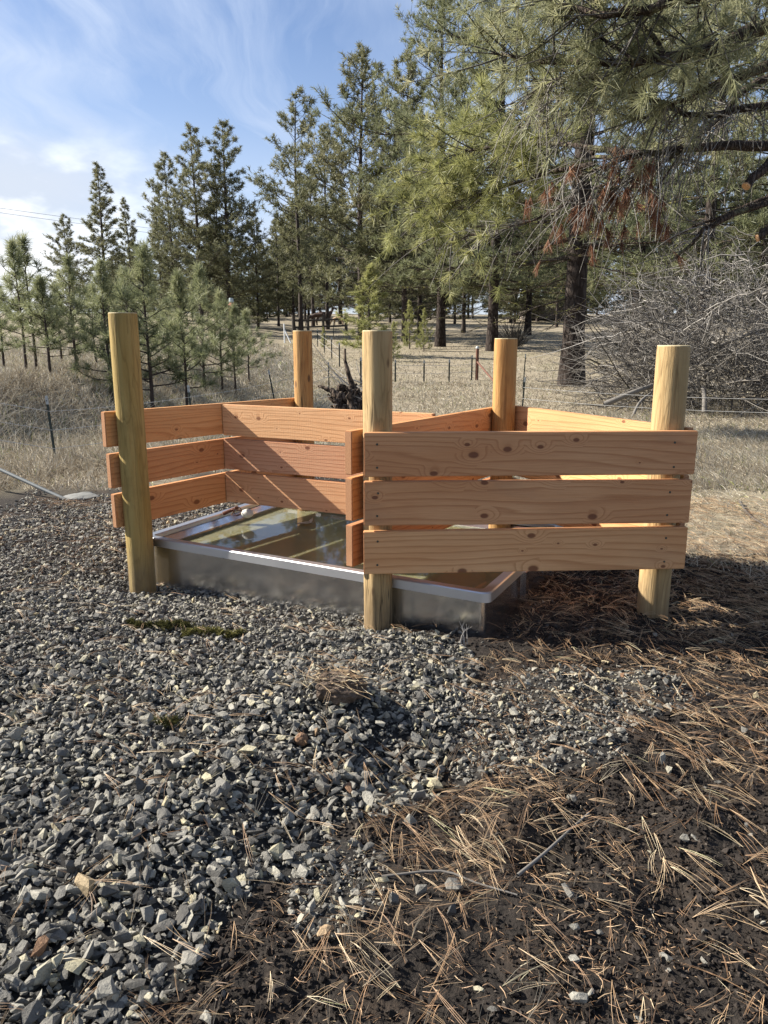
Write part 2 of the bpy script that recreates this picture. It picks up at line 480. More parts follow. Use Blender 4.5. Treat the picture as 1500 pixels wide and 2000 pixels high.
def mat_water():
    m, n = new_mat('murky_water')
    tc = n('ShaderNodeTexCoord').outputs['Object']
    a = noise_(n, tc, 6.0, 3, 0.5)
    b = noise_(n, tc, 1.4, 5, 0.6)
    col = mix_(n, ramp_(n, b, [(0.3, 0.0), (0.7, 1.0)]), (0.135, 0.128, 0.070), (0.175, 0.166, 0.095))
    finish(n, Base_Color=col, Roughness=0.02, IOR=1.33, Normal=bump_(n, a, 0.05, 0.01),
           **{'Subsurface_Weight': 1.0, 'Subsurface_Radius': (0.20, 0.18, 0.12), 'Subsurface_Scale': 0.8})
    return m


def mat_simple(name, col, rough=0.7, var=0.35, scale=20.0, metallic=0.0, bump=0.3, dark=None):
    m, n = new_mat(name)
    tc = n('ShaderNodeTexCoord').outputs['Object']
    a = noise_(n, tc, scale, 5, 0.6)
    d = dark if dark else tuple(c * (1 - var) for c in col)
    c = mix_(n, ramp_(n, a, [(0.3, 0.0), (0.7, 1.0)]), col, d)
    finish(n, Base_Color=c, Roughness=rough, Metallic=metallic, Normal=bump_(n, a, bump, 0.004))
    return m


def mat_attr(name, stops, rough=0.8, noise_scale=60.0, noise_amt=0.4, spec=0.3, transl=0.0, bump=0.0, attr='tint'):
    """colour ramp over a per-piece attribute, plus a little surface noise"""
    m, n = new_mat(name)
    at = n('ShaderNodeAttribute', attribute_name=attr).outputs['Fac']
    col = ramp_(n, at, stops)
    ins = {}
    if noise_amt:
        tc = n('ShaderNodeTexCoord').outputs['Object']
        nz = noise_(n, tc, noise_scale, 4, 0.65)
        col = hsv_(n, col, 0.5, 1.0, math_(n, 'ADD', math_(n, 'MULTIPLY', nz, 2 * noise_amt), 1.0 - noise_amt))
        if bump:
            n2 = noise_(n, tc, noise_scale * 5, 5, 0.7)
            col = hsv_(n, col, 0.5, 1.0, math_(n, 'ADD', math_(n, 'MULTIPLY', n2, 1.1), 0.45))
            ins['Normal'] = bump_(n, math_(n, 'ADD', nz, math_(n, 'MULTIPLY', n2, 0.35)), bump, 0.009)
    bs = finish(n, Base_Color=col, Roughness=rough, **{'Specular_IOR_Level': spec}, **ins)
    if transl:
        nt = m.node_tree
        out = [x for x in nt.nodes if x.type == 'OUTPUT_MATERIAL'][0]
        tr = n('ShaderNodeBsdfTranslucent', ins={'Color': col})
        mx = n('ShaderNodeMixShader', ins={0: transl, 1: bs.outputs[0], 2: tr.outputs[0]})
        nt.links.new(mx.outputs[0], out.inputs[0])
    return m


def mat_bark(name, c1, c2, scale=6.0, lichen=None):
    m, n = new_mat(name)
    tc = n('ShaderNodeTexCoord').outputs['Object']
    vo = n('ShaderNodeTexVoronoi', feature='DISTANCE_TO_EDGE', ins={'Vector': map_(n, tc, scale=(scale, scale, scale * 0.35)), 'Scale': 1.0})
    nz = noise_(n, map_(n, tc, scale=(scale * 2, scale * 2, scale * 0.7)), 1.0, 5, 0.65)
    f = math_(n, 'MULTIPLY', ramp_(n, vo.outputs['Distance'], [(0.0, 0.0), (0.22, 1.0)]), nz)
    col = mix_(n, ramp_(n, f, [(0.1, 0.0), (0.6, 1.0)]), c2, c1)
    if lichen:
        ln = noise_(n, tc, 3.0, 5, 0.65)
        col = mix_(n, ramp_(n, ln, [(0.55, 0.0), (0.66, 1.0)]), col, lichen)
    finish(n, Base_Color=col, Roughness=0.9, Normal=bump_(n, f, 0.9, 0.03), **{'Specular_IOR_Level': 0.2})
    return m


def mat_ground():
    m, n = new_mat('ground_cover')
    geo = n('ShaderNodeNewGeometry').outputs['Position']
    zn = n('ShaderNodeAttribute', attribute_name='zone').outputs['Vector']
    s = n('ShaderNodeSeparateXYZ', ins={0: zn})
    a = noise_(n, geo, 55.0, 6, 0.7)
    b = noise_(n, geo, 1.3, 5, 0.6)
    soil = mix_(n, ramp_(n, a, [(0.32, 0.0), (0.72, 1.0)]), (0.010, 0.009, 0.008), (0.045, 0.037, 0.031))
    litter = mix_(n, ramp_(n, noise_(n, geo, 2.7, 5, 0.65), [(0.52, 0.0), (0.68, 1.0)]), soil, (0.055, 0.040, 0.029))
    grav = mix_(n, ramp_(n, a, [(0.3, 0.0), (0.7, 1.0)]), (0.010, 0.010, 0.010), (0.045, 0.043, 0.040))
    straw = mix_(n, ramp_(n, noise_(n, geo, 9.0, 6, 0.7), [(0.3, 0.0), (0.7, 1.0)]), (0.15, 0.122, 0.085), (0.35, 0.305, 0.225))
    straw = mix_(n, math_(n, 'MULTIPLY', ramp_(n, b, [(0.5, 0.0), (0.7, 1.0)]), 0.55), straw, (0.10, 0.085, 0.055))
    straw = mix_(n, math_(n, 'MULTIPLY', ramp_(n, noise_(n, geo, 0.35, 4, 0.6), [(0.5, 0.0), (0.7, 1.0)]), 0.35), straw, (0.13, 0.13, 0.06))
    mud = mix_(n, ramp_(n, a, [(0.3, 0.0), (0.7, 1.0)]), (0.014, 0.011, 0.009), (0.06, 0.045, 0.036))
    col = mix_(n, s.outputs[0], litter, grav)
    col = mix_(n, s.outputs[1], col, straw)
    col = mix_(n, s.outputs[2], col, mud)
    finish(n, Base_Color=col, Roughness=0.95, Normal=bump_(n, a, 0.8, 0.012), **{'Specular_IOR_Level': 0.15})
    return m


M = {}
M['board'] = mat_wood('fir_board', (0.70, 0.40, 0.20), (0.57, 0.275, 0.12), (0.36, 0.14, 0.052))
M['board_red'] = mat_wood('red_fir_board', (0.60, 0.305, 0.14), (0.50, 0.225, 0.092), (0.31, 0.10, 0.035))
M['board_saw'] = mat_wood('rough_sawn_board', (0.66, 0.39, 0.23), (0.56, 0.295, 0.155), (0.35, 0.14, 0.06), 1.0, 0.18)
M['endgrain'] = mat_endgrain('board_end_grain', (0.50, 0.27, 0.13), (0.27, 0.11, 0.05))
M['post'] = mat_post('treated_post', (0.45, 0.325, 0.165), (0.33, 0.22, 0.095), (0.145, 0.088, 0.034))
M['post_green'] = mat_post('treated_post_olive', (0.37, 0.275, 0.10), (0.265, 0.18, 0.052), (0.13, 0.083, 0.024))
M['post_amber'] = mat_post('treated_post_amber', (0.46, 0.275, 0.105), (0.35, 0.175, 0.052), (0.165, 0.075, 0.024))
M['post_top'] = mat_simple('sawn_post_top', (0.55, 0.45, 0.26), 0.8, 0.35, 30)
M['steel'] = mat_steel('brushed_steel', (0.80, 0.81, 0.84), (0.70, 0.70, 0.71), 0.17, 0.25, 0.22)
M['steel_rim'] = mat_steel('rim_steel', (0.56, 0.565, 0.58), (0.46, 0.46, 0.46), 0.36, 0.5, 0.05)
M['water'] = mat_water()
M['screw'] = mat_simple('screw_head', (0.10, 0.10, 0.075), 0.5, 0.4, 80, 0.6)
M['ground'] = mat_ground()
M['stone'] = mat_attr('crushed_rock', [(0.0, (0.052, 0.050, 0.046)), (0.3, (0.130, 0.124, 0.110)), (0.6, (0.265, 0.252, 0.212)), (0.8, (0.33, 0.30, 0.20)), (0.92, (0.40, 0.33, 0.20)), (1.0, (0.20, 0.115, 0.065))], 0.8, 55, 0.5, 0.3, 0, 0.8)
M['clod'] = mat_attr('soil_crumb', [(0.0, (0.012, 0.010, 0.009)), (0.6, (0.036, 0.030, 0.026)), (1.0, (0.10, 0.084, 0.070))], 0.95, 120, 0.4, 0.1, 0, 0.4)
M['litter'] = mat_attr('dead_needle', [(0.0, (0.13, 0.075, 0.042)), (0.35, (0.31, 0.19, 0.105)), (0.7, (0.47, 0.345, 0.21)), (0.9, (0.60, 0.52, 0.36)), (1.0, (0.30, 0.30, 0.14))], 0.6, 40, 0.2, 0.35)
M['straw'] = mat_attr('dry_grass_blade', [(0.0, (0.12, 0.093, 0.065)), (0.35, (0.32, 0.27, 0.195)), (0.7, (0.49, 0.44, 0.345)), (0.93, (0.60, 0.56, 0.46)), (1.0, (0.22, 0.24, 0.08))], 0.8, 3, 0.25, 0.2, 0.25)
M['bank_straw'] = M['straw']
NEEDLE = [(0.0, (0.022, 0.036, 0.020)), (0.5, (0.062, 0.085, 0.042)), (1.0, (0.13, 0.15, 0.075))]
M['needle_far'] = mat_attr('pine_needle_dusky', [(0.0, (0.070, 0.078, 0.040)), (0.5, (0.165, 0.168, 0.088)), (1.0, (0.29, 0.275, 0.16))], 0.6, 1, 0.0, 0.35, 0.36)
M['needle_mid'] = mat_attr('pine_needle', [(0.0, (0.085, 0.100, 0.050)), (0.5, (0.190, 0.205, 0.105)), (1.0, (0.33, 0.32, 0.18))], 0.55, 1, 0.0, 0.35, 0.4)
M['needle_young'] = mat_attr('pine_needle_young', [(0.0, (0.095, 0.115, 0.055)), (0.5, (0.22, 0.24, 0.125)), (1.0, (0.38, 0.38, 0.22))], 0.5, 1, 0.0, 0.4, 0.42)
M['needle_yellow'] = mat_attr('pine_needle_yellow_green', [(0.0, (0.12, 0.13, 0.045)), (0.5, (0.27, 0.28, 0.105)), (1.0, (0.42, 0.40, 0.18))], 0.5, 1, 0.0, 0.4, 0.42)
M['needle_near'] = mat_attr('pine_needle_grey_green', [(0.0, (0.12, 0.13, 0.065)), (0.5, (0.28, 0.285, 0.155)), (1.0, (0.46, 0.44, 0.26))], 0.5, 1, 0.0, 0.4, 0.45)
M['needle_dead'] = mat_attr('dead_rust_needle', [(0.0, (0.10, 0.045, 0.025)), (0.5, (0.22, 0.10, 0.055)), (1.0, (0.34, 0.185, 0.105))], 0.6, 1, 0.0, 0.3, 0.25)
M['bark'] = mat_bark('pine_bark', (0.052, 0.041, 0.035), (0.020, 0.014, 0.011), 7)
M['bark_far'] = mat_simple('distant_pine_bark', (0.055, 0.04, 0.032), 0.9, 0.6, 4)
M['limb'] = mat_bark('limb_bark', (0.10, 0.075, 0.06), (0.025, 0.018, 0.014), 22, (0.16, 0.155, 0.09))
M['lichen_limb'] = mat_bark('lichen_limb', (0.10, 0.08, 0.06), (0.03, 0.024, 0.018), 18, (0.26, 0.26, 0.07))
M['twig'] = mat_attr('grey_twig', [(0.0, (0.045, 0.041, 0.037)), (0.5, (0.185, 0.172, 0.155)), (1.0, (0.42, 0.40, 0.37))], 0.85, 30, 0.25, 0.2)
M['cut_wood'] = mat_simple('sawn_limb_end', (0.62, 0.36, 0.17), 0.8, 0.3, 60)
M['root'] = mat_bark('weathered_root', (0.16, 0.12, 0.09), (0.025, 0.018, 0.014), 14)
M['iron'] = mat_simple('steel_post_paint', (0.035, 0.05, 0.045), 0.6, 0.4, 30, 0.3)
M['iron_tip'] = mat_simple('bare_post_tip', (0.42, 0.45, 0.45), 0.5, 0.25, 30, 0.3)
M['rust_pipe'] = mat_simple('rusty_pipe', (0.16, 0.07, 0.045), 0.75, 0.4, 40, 0.3)
M['wire'] = mat_simple('galvanised_wire', (0.52, 0.52, 0.50), 0.45, 0.25, 60, 0.7)
M['pvc'] = mat_simple('grey_conduit', (0.15, 0.165, 0.165), 0.55, 0.25, 12)
M['concrete'] = mat_simple('pale_rock', (0.20, 0.20, 0.185), 0.9, 0.45, 14, 0, 0.8)
M['float'] = mat_simple('white_float', (0.62, 0.62, 0.57), 0.5, 0.35, 25)
M['rail'] = mat_simple('weathered_rail', (0.10, 0.085, 0.07), 0.9, 0.5, 6)
M['white_pipe'] = mat_simple('white_pipe', (0.65, 0.67, 0.68), 0.6, 0.15, 10)
M['moss'] = mat_attr('moss_tuft', [(0.0, (0.028, 0.030, 0.012)), (1.0, (0.20, 0.185, 0.06))], 0.9, 60, 0.3, 0.1, 0.15)
M['leaf'] = mat_simple('pale_leaf', (0.50, 0.42, 0.30), 0.7, 0.3, 30)
M['horse'] = mat_simple('brown_coat', (0.06, 0.03, 0.018), 0.6, 0.35, 4)
M['mane'] = mat_simple('dark_mane', (0.02, 0.015, 0.012), 0.7, 0.3, 4)
M['tan'] = mat_simple('tan_coat', (0.42, 0.29, 0.17), 0.7, 0.25, 6)
M['orange'] = mat_simple('faded_orange_plastic', (0.42, 0.085, 0.045), 0.6, 0.2, 6)
M['galv'] = mat_simple('galvanised_cap', (0.40, 0.46, 0.46), 0.5, 0.2, 8, 0.3)
M['cable'] = mat_simple('black_cable', (0.04, 0.04, 0.045), 0.6, 0.2, 5)
M['roof'] = mat_simple('pale_metal_roof', (0.50, 0.58, 0.66), 0.5, 0.15, 3)
M['siding'] = mat_simple('weathered_siding', (0.20, 0.17, 0.15), 0.8, 0.3, 3)

# ------------------------------------------------------------------ ground
def axis(lo, hi, a, b, fine, grow):
    ax = list(np.arange(a, b + fine * 0.5, fine))
    s = fine; v = ax[-1]
    while v < hi:
        s = min(s * grow, 40); v += s; ax.append(v)
    s = fine; v = ax[0]
    while v > lo:
        s = min(s * grow, 40); v -= s; ax.insert(0, v)
    return np.array(ax)


def build_ground():
    xs = axis(-700, 700, -2.6, 2.9, 0.016, 1.06); ys = axis(-60, 1200, 1.0, 5.2, 0.016, 1.05)
    X, Y = np.meshgrid(xs, ys)
    Z = zt(X, Y)
    g, lobe, mud = zones(X, Y)
    # straw: everything that is neither the gravel pad nor the litter and soil in front
    wx = X + 0.8 * fbm(X * 0.9, Y * 0.9, 3, 61); wy = Y + 0.8 * fbm(X * 0.9, Y * 0.9, 3, 67)
    straw = sstep(0, 1.2, wy - np.interp(wx, [-6, -2.5, -2, 1.4, 2.2, 4, 8], [6.6, 7.2, 8.3, 7.6, 4.6, 4.9, 4.4]))
    straw = straw * (1 - g)
    mudv = np.clip(mud - g * 0.6, 0, 1)
    zone = np.stack([np.maximum(g, lobe * 0.7), straw * (1 - mudv), mudv * 0.5], axis=-1)
    Ny, Nx = X.shape
    idx = np.arange(Ny * Nx).reshape(Ny, Nx)
    q = np.stack([idx[:-1, :-1], idx[:-1, 1:], idx[1:, 1:], idx[1:, :-1]], axis=-1).reshape(-1, 4)
    o = np_mesh('ground', np.stack([X, Y, Z], -1), q, M['ground'], None, {'zone': zone.reshape(-1, 3)}, smooth=True)
    tag(o, 'dark soil and gravel pad running into dry grass meadow', 'ground', kind='structure')


build_ground()

# trough footprint, used to keep litter and stones out of it
TR_FR = np.array([0.525, 3.66]); TR_U = np.array([-0.878, 0.479]); TR_V = np.array([0.45, 0.893])
TR_L, TR_W, RIM_Z = 2.385, 1.62, 0.24


def in_trough(x, y, m=0.0):
    A = np.array([[TR_U[0], TR_V[0]], [TR_U[1], TR_V[1]]])
    Ai = np.linalg.inv(A)
    dx, dy = x - TR_FR[0], y - TR_FR[1]
    a = Ai[0, 0] * dx + Ai[0, 1] * dy; b = Ai[1, 0] * dx + Ai[1, 1] * dy
    return (a > -m) & (a < TR_L + m) & (b > -m) & (b < TR_W + m)


# ------------------------------------------------------------------ board fence around the trough
def board_obj(parent, base, p0, p1, zc, h, th, mat, tilt=0.0):
    p0 = np.array(p0, float); p1 = np.array(p1, float)
    d = p1 - p0; L = math.hypot(d[0], d[1])
    bm = bmesh.new()
    bmesh.ops.create_cube(bm, size=1.0)
    bmesh.ops.scale(bm, vec=(L, th, h), verts=bm.verts)
    bmesh.ops.bevel(bm, geom=list(bm.edges), offset=0.0035, segments=2, affect='EDGES')
    for f in bm.faces:
        if abs(f.normal.x) > 0.9: f.material_index = 1
    c = (p0 + p1) / 2
    o = bm_obj('board', bm, mat, parent, (c[0] - base[0], c[1] - base[1], zc - base[2]))
    o.data.materials.append(M['endgrain'])
    o.rotation_euler = (0, tilt, math.atan2(d[1], d[0]))
    return o


def post_obj(parent, base, x, y, ztop, r, mat, seed, lean=(0, 0)):
    K, S = 36, 46
    rng = np.random.default_rng(seed)
    z0 = -0.2
    zz = np.linspace(z0, ztop, S)
    an = np.arange(K) * 2 * math.pi / K
    A, Z = np.meshgrid(an, zz)
    rad = r * (1.0 + 0.05 * (fbm(np.cos(A) * 1.2 + 5 + seed, np.sin(A) * 1.2 + Z * 0.9, 3, seed) * 2) + 0.02 * fbm(A * 6, Z * 5, 2, seed + 5))
    # peeler flats
    for k in range(4):
        a0 = rng.uniform(0, 6.28); fl = rng.uniform(0.93, 0.97)
        dd = np.cos(A - a0)
        rad = np.where((dd > 0.8), np.minimum(rad, r * fl / np.maximum(dd, 0.1)), rad)
    rad[-1] *= 0.985
    cx = lean[0] * (Z / ztop); cy = lean[1] * (Z / ztop)
    V = np.stack([cx + rad * np.cos(A), cy + rad * np.sin(A), Z], -1).reshape(-1, 3)
    idx = np.arange(S * K).reshape(S, K)
    q = np.stack([idx[:-1], np.roll(idx[:-1], -1, 1), np.roll(idx[1:], -1, 1), idx[1:]], -1).reshape(-1, 4)
    o = np_mesh('post', V, q, mat, parent, smooth=True, loc=(x - base[0], y - base[1], -base[2]))
    # sawn top
    top = V.reshape(S, K, 3)[-1]
    cV = np.vstack([top + [0, 0, 0.0], top * [0.97, 0.97, 1] + [0, 0, 0.004], [[cx[-1, 0], cy[-1, 0], ztop + 0.004]]])
    i = np.arange(K); j = (i + 1) % K
    f4 = np.stack([i, j, K + j, K + i], -1); f3 = np.stack([K + i, K + j, np.full(K, 2 * K)], -1)
    np_mesh('sawn_top', cV, [f4, f3], M['post_top'], o)
    return o


def build_fence():
    base = (-0.033, 3.917, 0.0)
    f = thing('board_fence', base, 'new fir board fence on five round treated posts standing round the steel trough', 'fence')
    P1, P2, P3, P4, P5 = (-1.540, 4.686), (-0.615, 5.95), (-0.033, 3.92), (0.81, 5.235), (1.472, 3.995)
    pp = [(P1, 1.626, 0.082, 'post_green', 3, 'olive tinted post at the gravel end'), (P2, 1.531, 0.073, 'post_amber', 8, 'amber post with dark knots behind the divider'),
          (P3, 1.52, 0.077, 'post', 13, None), (P4, 1.477, 0.078, 'post_amber', 21, None), (P5, 1.447, 0.083, 'post', 34, None)]
    for (p, zt_, r, m, s, lb) in pp:
        o = post_obj(f, base, p[0], p[1], zt_, r, M[m], s)
        if lb: o['label'] = lb
    TH = 0.043
    H = 0.224
    # left run, outside posts P1 and P2
    la0, la1 = np.array([-1.685, 4.617]), np.array([-0.600, 6.12])
    ua = (la1 - la0) / np.linalg.norm(la1 - la0)
    A_z = [0.935, 0.688, 0.446]
    A_ends = [0.0, 0.0, 0.0]
    for k, zc in enumerate(A_z):
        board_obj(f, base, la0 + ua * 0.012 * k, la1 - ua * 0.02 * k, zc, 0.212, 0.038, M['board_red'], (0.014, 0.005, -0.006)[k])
    # B run, outside (left) of P3 and P4
    lb0, lb1 = np.array([-0.183, 3.893]), np.array([0.80, 5.385])
    for k, ztop in enumerate((1.024, 0.780, 0.531)):
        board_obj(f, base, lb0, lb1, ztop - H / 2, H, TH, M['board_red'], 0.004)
    ub = (lb1 - lb0) / np.linalg.norm(lb1 - lb0)
    # divider between the two runs
    n_a = np.array([ua[1], -ua[0]]); n_b = np.array([-ub[1], ub[0]])
    d0 = np.array([-1.113, 5.375]) ; d1 = np.array([0.305, 4.675])
    for k, (ztop) in enumerate((1.036, 0.799, 0.563)):
        board_obj(f, base, d0, d1, ztop - 0.1065, 0.213, TH, M['board_saw'], -0.003)
    # right run, outside P4 and P5
    lr0, lr1 = np.array([0.835, 5.395]), np.array([1.592, 3.985])
    for k, ztop in enumerate((1.033, 0.783, 0.530)):
        board_obj(f, base, lr0, lr1, ztop - H / 2, H, TH, M['board'], 0.0)
    # front run on the near side of P3 and P5
    spec = [((-0.100, 3.818), (1.583, 3.892), 1.030, 0.222, 0.0), ((-0.102, 3.817), (1.578, 3.892), 0.781, 0.226, 0.002), ((-0.105, 3.816), (1.576, 3.890), 0.527, 0.224, -0.004)]
    rng = random.Random(4)
    for (a, b, zt_, h, tl) in spec:
        o = board_obj(f, base, a, b, zt_ - h / 2, h, TH, M['board'], tl)
        L = math.hypot(b[0] - a[0], b[1] - a[1])
        for (xx, zz) in ((0.068, 0.058), (0.066, -0.06), (L - 0.11, 0.055), (L - 0.115, -0.075)):
            bm = bmesh.new()
            bmesh.ops.create_cone(bm, cap_ends=True, segments=12, radius1=0.0062, radius2=0.0050, depth=0.003)
            s = bm_obj('screw', bm, M['screw'], o, (-L / 2 + xx + rng.uniform(-.006, .006), -TH / 2 - 0.0012, zz + rng.uniform(-.006, .006)), rot=(math.pi / 2, 0, 0))


build_fence()


# ------------------------------------------------------------------ trough, water and what is in it
def quadstrip(profile, corners2d, z):
    pass


def build_trough():
    base = np.array([TR_FR[0], TR_FR[1], 0.0])
    t = thing('water_trough', tuple(base), 'long rectangular stainless steel stock trough full of murky water under the board fence', 'trough')
    U = np.array([*TR_U, 0]); V = np.array([*TR_V, 0])

    def ring(inset, z, rc, m=6):
        """rounded rectangle, inset from the outside of the trough, in local coordinates"""
        pts = []
        L, W = TR_L, TR_W
        cs = [(inset + rc, inset + rc, math.pi, 1.5 * math.pi), (L - inset - rc, inset + rc, 1.5 * math.pi, 2 * math.pi),
              (L - inset - rc, W - inset - rc, 0, 0.5 * math.pi), (inset + rc, W - inset - rc, 0.5 * math.pi, math.pi)]
        for (a, b, t0, t1) in cs:
            for tt in np.linspace(t0, t1, m):
                aa = a + rc * math.cos(tt); bb = b + rc * math.sin(tt)
                pts.append(U * aa + V * bb + np.array([0, 0, z]))
        return np.array(pts)

    def loft(rings, close_bottom=False):
        n = len(rings[0]); Vv = np.concatenate(rings)
        fs = []
        for r in range(len(rings) - 1):
            i = np.arange(n); j = (i + 1) % n
            fs.append(np.stack([r * n + i, r * n + j, (r + 1) * n + j, (r + 1) * n + i], -1))
        return Vv, np.concatenate(fs)
    # body: outer wall and inner wall
    Vb, Fb = loft([ring(0.024, -0.15, 0.03), ring(0.03, RIM_Z - 0.03, 0.03), ring(0.034, RIM_Z - 0.03, 0.03), ring(0.13, 0.03, 0.02), ring(0.6, 0.03, 0.01)])
    np_mesh('basin', Vb, Fb, M['steel'], t)
    # rolled rim: drop face, top flange, inner lip
    Vr, Fr = loft([ring(0.02, RIM_Z - 0.054, 0.045), ring(-0.005, RIM_Z - 0.052, 0.045), ring(-0.002, RIM_Z - 0.006, 0.045), ring(0.004, RIM_Z, 0.045),
                   ring(0.052, RIM_Z - 0.001, 0.03), ring(0.058, RIM_Z - 0.008, 0.03), ring(0.058, RIM_Z - 0.030, 0.03)])
    np_mesh('rim', Vr, Fr, M['steel_rim'], t)
    # upright stiffeners on the outer end wall
    for (a, b) in ((-0.002, 0.62), (-0.002, 1.2)):
        bm = bmesh.new(); bmesh.ops.create_cube(bm, size=1)
        bmesh.ops.scale(bm, vec=(0.035, 0.055, 0.36), verts=bm.verts)
        bmesh.ops.bevel(bm, geom=list(bm.edges), offset=0.004, segments=2, affect='EDGES')
        p = U * a + V * b
        bm_obj('stiffener', bm, M['steel'], t, (p[0], p[1], 0.01), rot=(0, 0, math.atan2(TR_U[1], TR_U[0])))
    # water
    wr = ring(0.070, 0.0, 0.02)
    c = wr.mean(0)
    nn = len(wr)
    Vw = np.vstack([wr - c, (wr - c) * np.array([0.96, 0.95, 1]) + np.array([0, 0, -0.13]), [[0, 0, 0], [0, 0, -0.13]]])
    i_ = np.arange(nn); j_ = (i_ + 1) % nn
    Fw = [np.concatenate([np.stack([i_, j_, np.full(nn, 2 * nn)], -1), np.stack([nn + j_, nn + i_, np.full(nn, 2 * nn + 1)], -1)]), np.stack([j_, i_, nn + i_, nn + j_], -1)]
    w = np_mesh('water', Vw, Fw, M['water'], None, loc=tuple(base + c + np.array([0, 0, RIM_Z - 0.080])))
    tag(w, 'still olive brown water filling the steel trough and mirroring the boards', 'water', kind='structure')
    # float valve at the far left end
    ctr = gp(470, 999, RIM_Z + 0.012)
    v = thing('float_valve', tuple(ctr), 'rusty float valve with a white ball on the far left rim of the trough', 'float valve')
    bm = bmesh.new(); bmesh.ops.create_uvsphere(bm, u_segments=20, v_segments=12, radius=0.036)
    bmesh.ops.scale(bm, vec=(1.25, 1, 0.9), verts=bm.verts)
    bm_obj('float_ball', bm, M['float'], v, (0.05, -0.01, -0.012), smooth=True)
    bm = bmesh.new(); bmesh.ops.create_cone(bm, cap_ends=True, segments=14, radius1=0.014, radius2=0.012, depth=0.12)
    bm_obj('inlet_pipe', bm, M['rust_pipe'], v, (-0.075, 0.01, 0.005), rot=(0, R(70), R(20)), smooth=False)
    arm = []
    for k in range(5):
        a0 = k * 1.256
        pts = curve_pts([(-0.05, 0, 0.0), (-0.045 + 0.02 * math.cos(a0), 0.035 * math.cos(a0), 0.035 * math.sin(a0)), (-0.01, 0.03 * math.cos(a0), 0.03 * math.sin(a0)), (0.012, 0, 0)], 8)
        arm.append(tubes(pts[None], np.full((1, 8), 0.0035), 5))
    Va, Fa = join(arm)
    np_mesh('wire_cage', Va, Fa, M['rust_pipe'], v, smooth=True)
    # leaf afloat
    lp = gp(592, 1024, RIM_Z - 0.076)
    V_, F_ = [], []
    for s, (dx, dy, a, ln) in enumerate(((0, 0, 0.25, 0.10), (0.02, -0.02, -0.2, 0.12), (0.05, 0.02, 0.9, 0.06))):
        m_ = 7
        o0 = len(V_)
        for i in range(m_):
            tt = i / (m_ - 1); wdt = 0.016 * math.sin(math.pi * min(tt + 0.05, 1)) + 0.001
            zc = 0.004 + 0.03 * tt * tt * (1 if s == 2 else 0.4)
            cx, cy = dx + (tt - .5) * ln * math.cos(a), dy + (tt - .5) * ln * math.sin(a)
            V_ += [(cx - wdt * math.sin(a), cy + wdt * math.cos(a), zc + 0.006), (cx, cy, zc), (cx + wdt * math.sin(a), cy - wdt * math.cos(a), zc + 0.006)]
        for i in range(m_ - 1):
            b = o0 + i * 3
            F_ += [(b, b + 1, b + 4, b + 3), (b + 1, b + 2, b + 5, b + 4)]
    lf = np_mesh('floating_leaf', V_, np.array(F_), M['leaf'], None, loc=tuple(lp), smooth=True)
    tag(lf, 'curled pale dead leaf floating on the trough water in front of the divider', 'leaf')


build_trough()


# ------------------------------------------------------------------ gravel, crumbs, needle litter
def stone_protos(n, rng, npts=13):
    out = []
    for i in range(n):
        bm = bmesh.new()
        P = rng.normal(size=(npts, 3)); P /= np.linalg.norm(P, axis=1)[:, None]
        P *= rng.uniform(0.7, 1.0, (npts, 1)) * np.array([1.0, rng.uniform(0.5, 0.9), rng.uniform(0.30, 0.72)])
        for p in P: bm.verts.new(p)
        r = bmesh.ops.convex_hull(bm, input=bm.verts)
        bmesh.ops.delete(bm, geom=[g for g in r['geom_interior'] if isinstance(g, bmesh.types.BMVert)], context='VERTS')
        bmesh.ops.triangulate(bm, faces=bm.faces)
        bm.verts.index_update()
        V = np.array([v.co[:] for v in bm.verts]); F = np.array([[v.index for v in f.verts] for f in bm.faces])
        bm.free()
        out.append((V, F))
    return out


def rand_rot(n, rng):
    q = rng.normal(size=(n, 4)); q /= np.linalg.norm(q, axis=1)[:, None]
    w, x, y, z = q.T
    return np.stack([1 - 2 * (y * y + z * z), 2 * (x * y - z * w), 2 * (x * z + y * w), 2 * (x * y + z * w), 1 - 2 * (x * x + z * z), 2 * (y * z - x * w),
                     2 * (x * z - y * w), 2 * (y * z + x * w), 1 - 2 * (x * x + y * y)], -1).reshape(n, 3, 3)


def scatter_stones(name, P, S, mat, rng, tint, protos, flat=0.5):
    n = len(P)
    which = rng.integers(0, len(protos), n)
    Rm = rand_rot(n, rng)
    Vs, Fs, Ts, o = [], [], [], 0
    for k, (V, F) in enumerate(protos):
        ids = np.nonzero(which == k)[0]
        if not len(ids): continue
        W = np.einsum('nij,vj->nvi', Rm[ids], V) * S[ids][:, None, None]
        W[:, :, 2] *= (1 - flat * 0.4)
        W += P[ids][:, None, :]
        Vs.append(W.reshape(-1, 3))
        Fs.append((F[None] + (np.arange(len(ids)) * len(V))[:, None, None] + o).reshape(-1, 3))
        Ts.append(np.repeat(tint[ids], len(V)))
        o += len(ids) * len(V)
    return np_mesh(name, np.concatenate(Vs), np.concatenate(Fs), mat, None, {'tint': np.concatenate(Ts)})


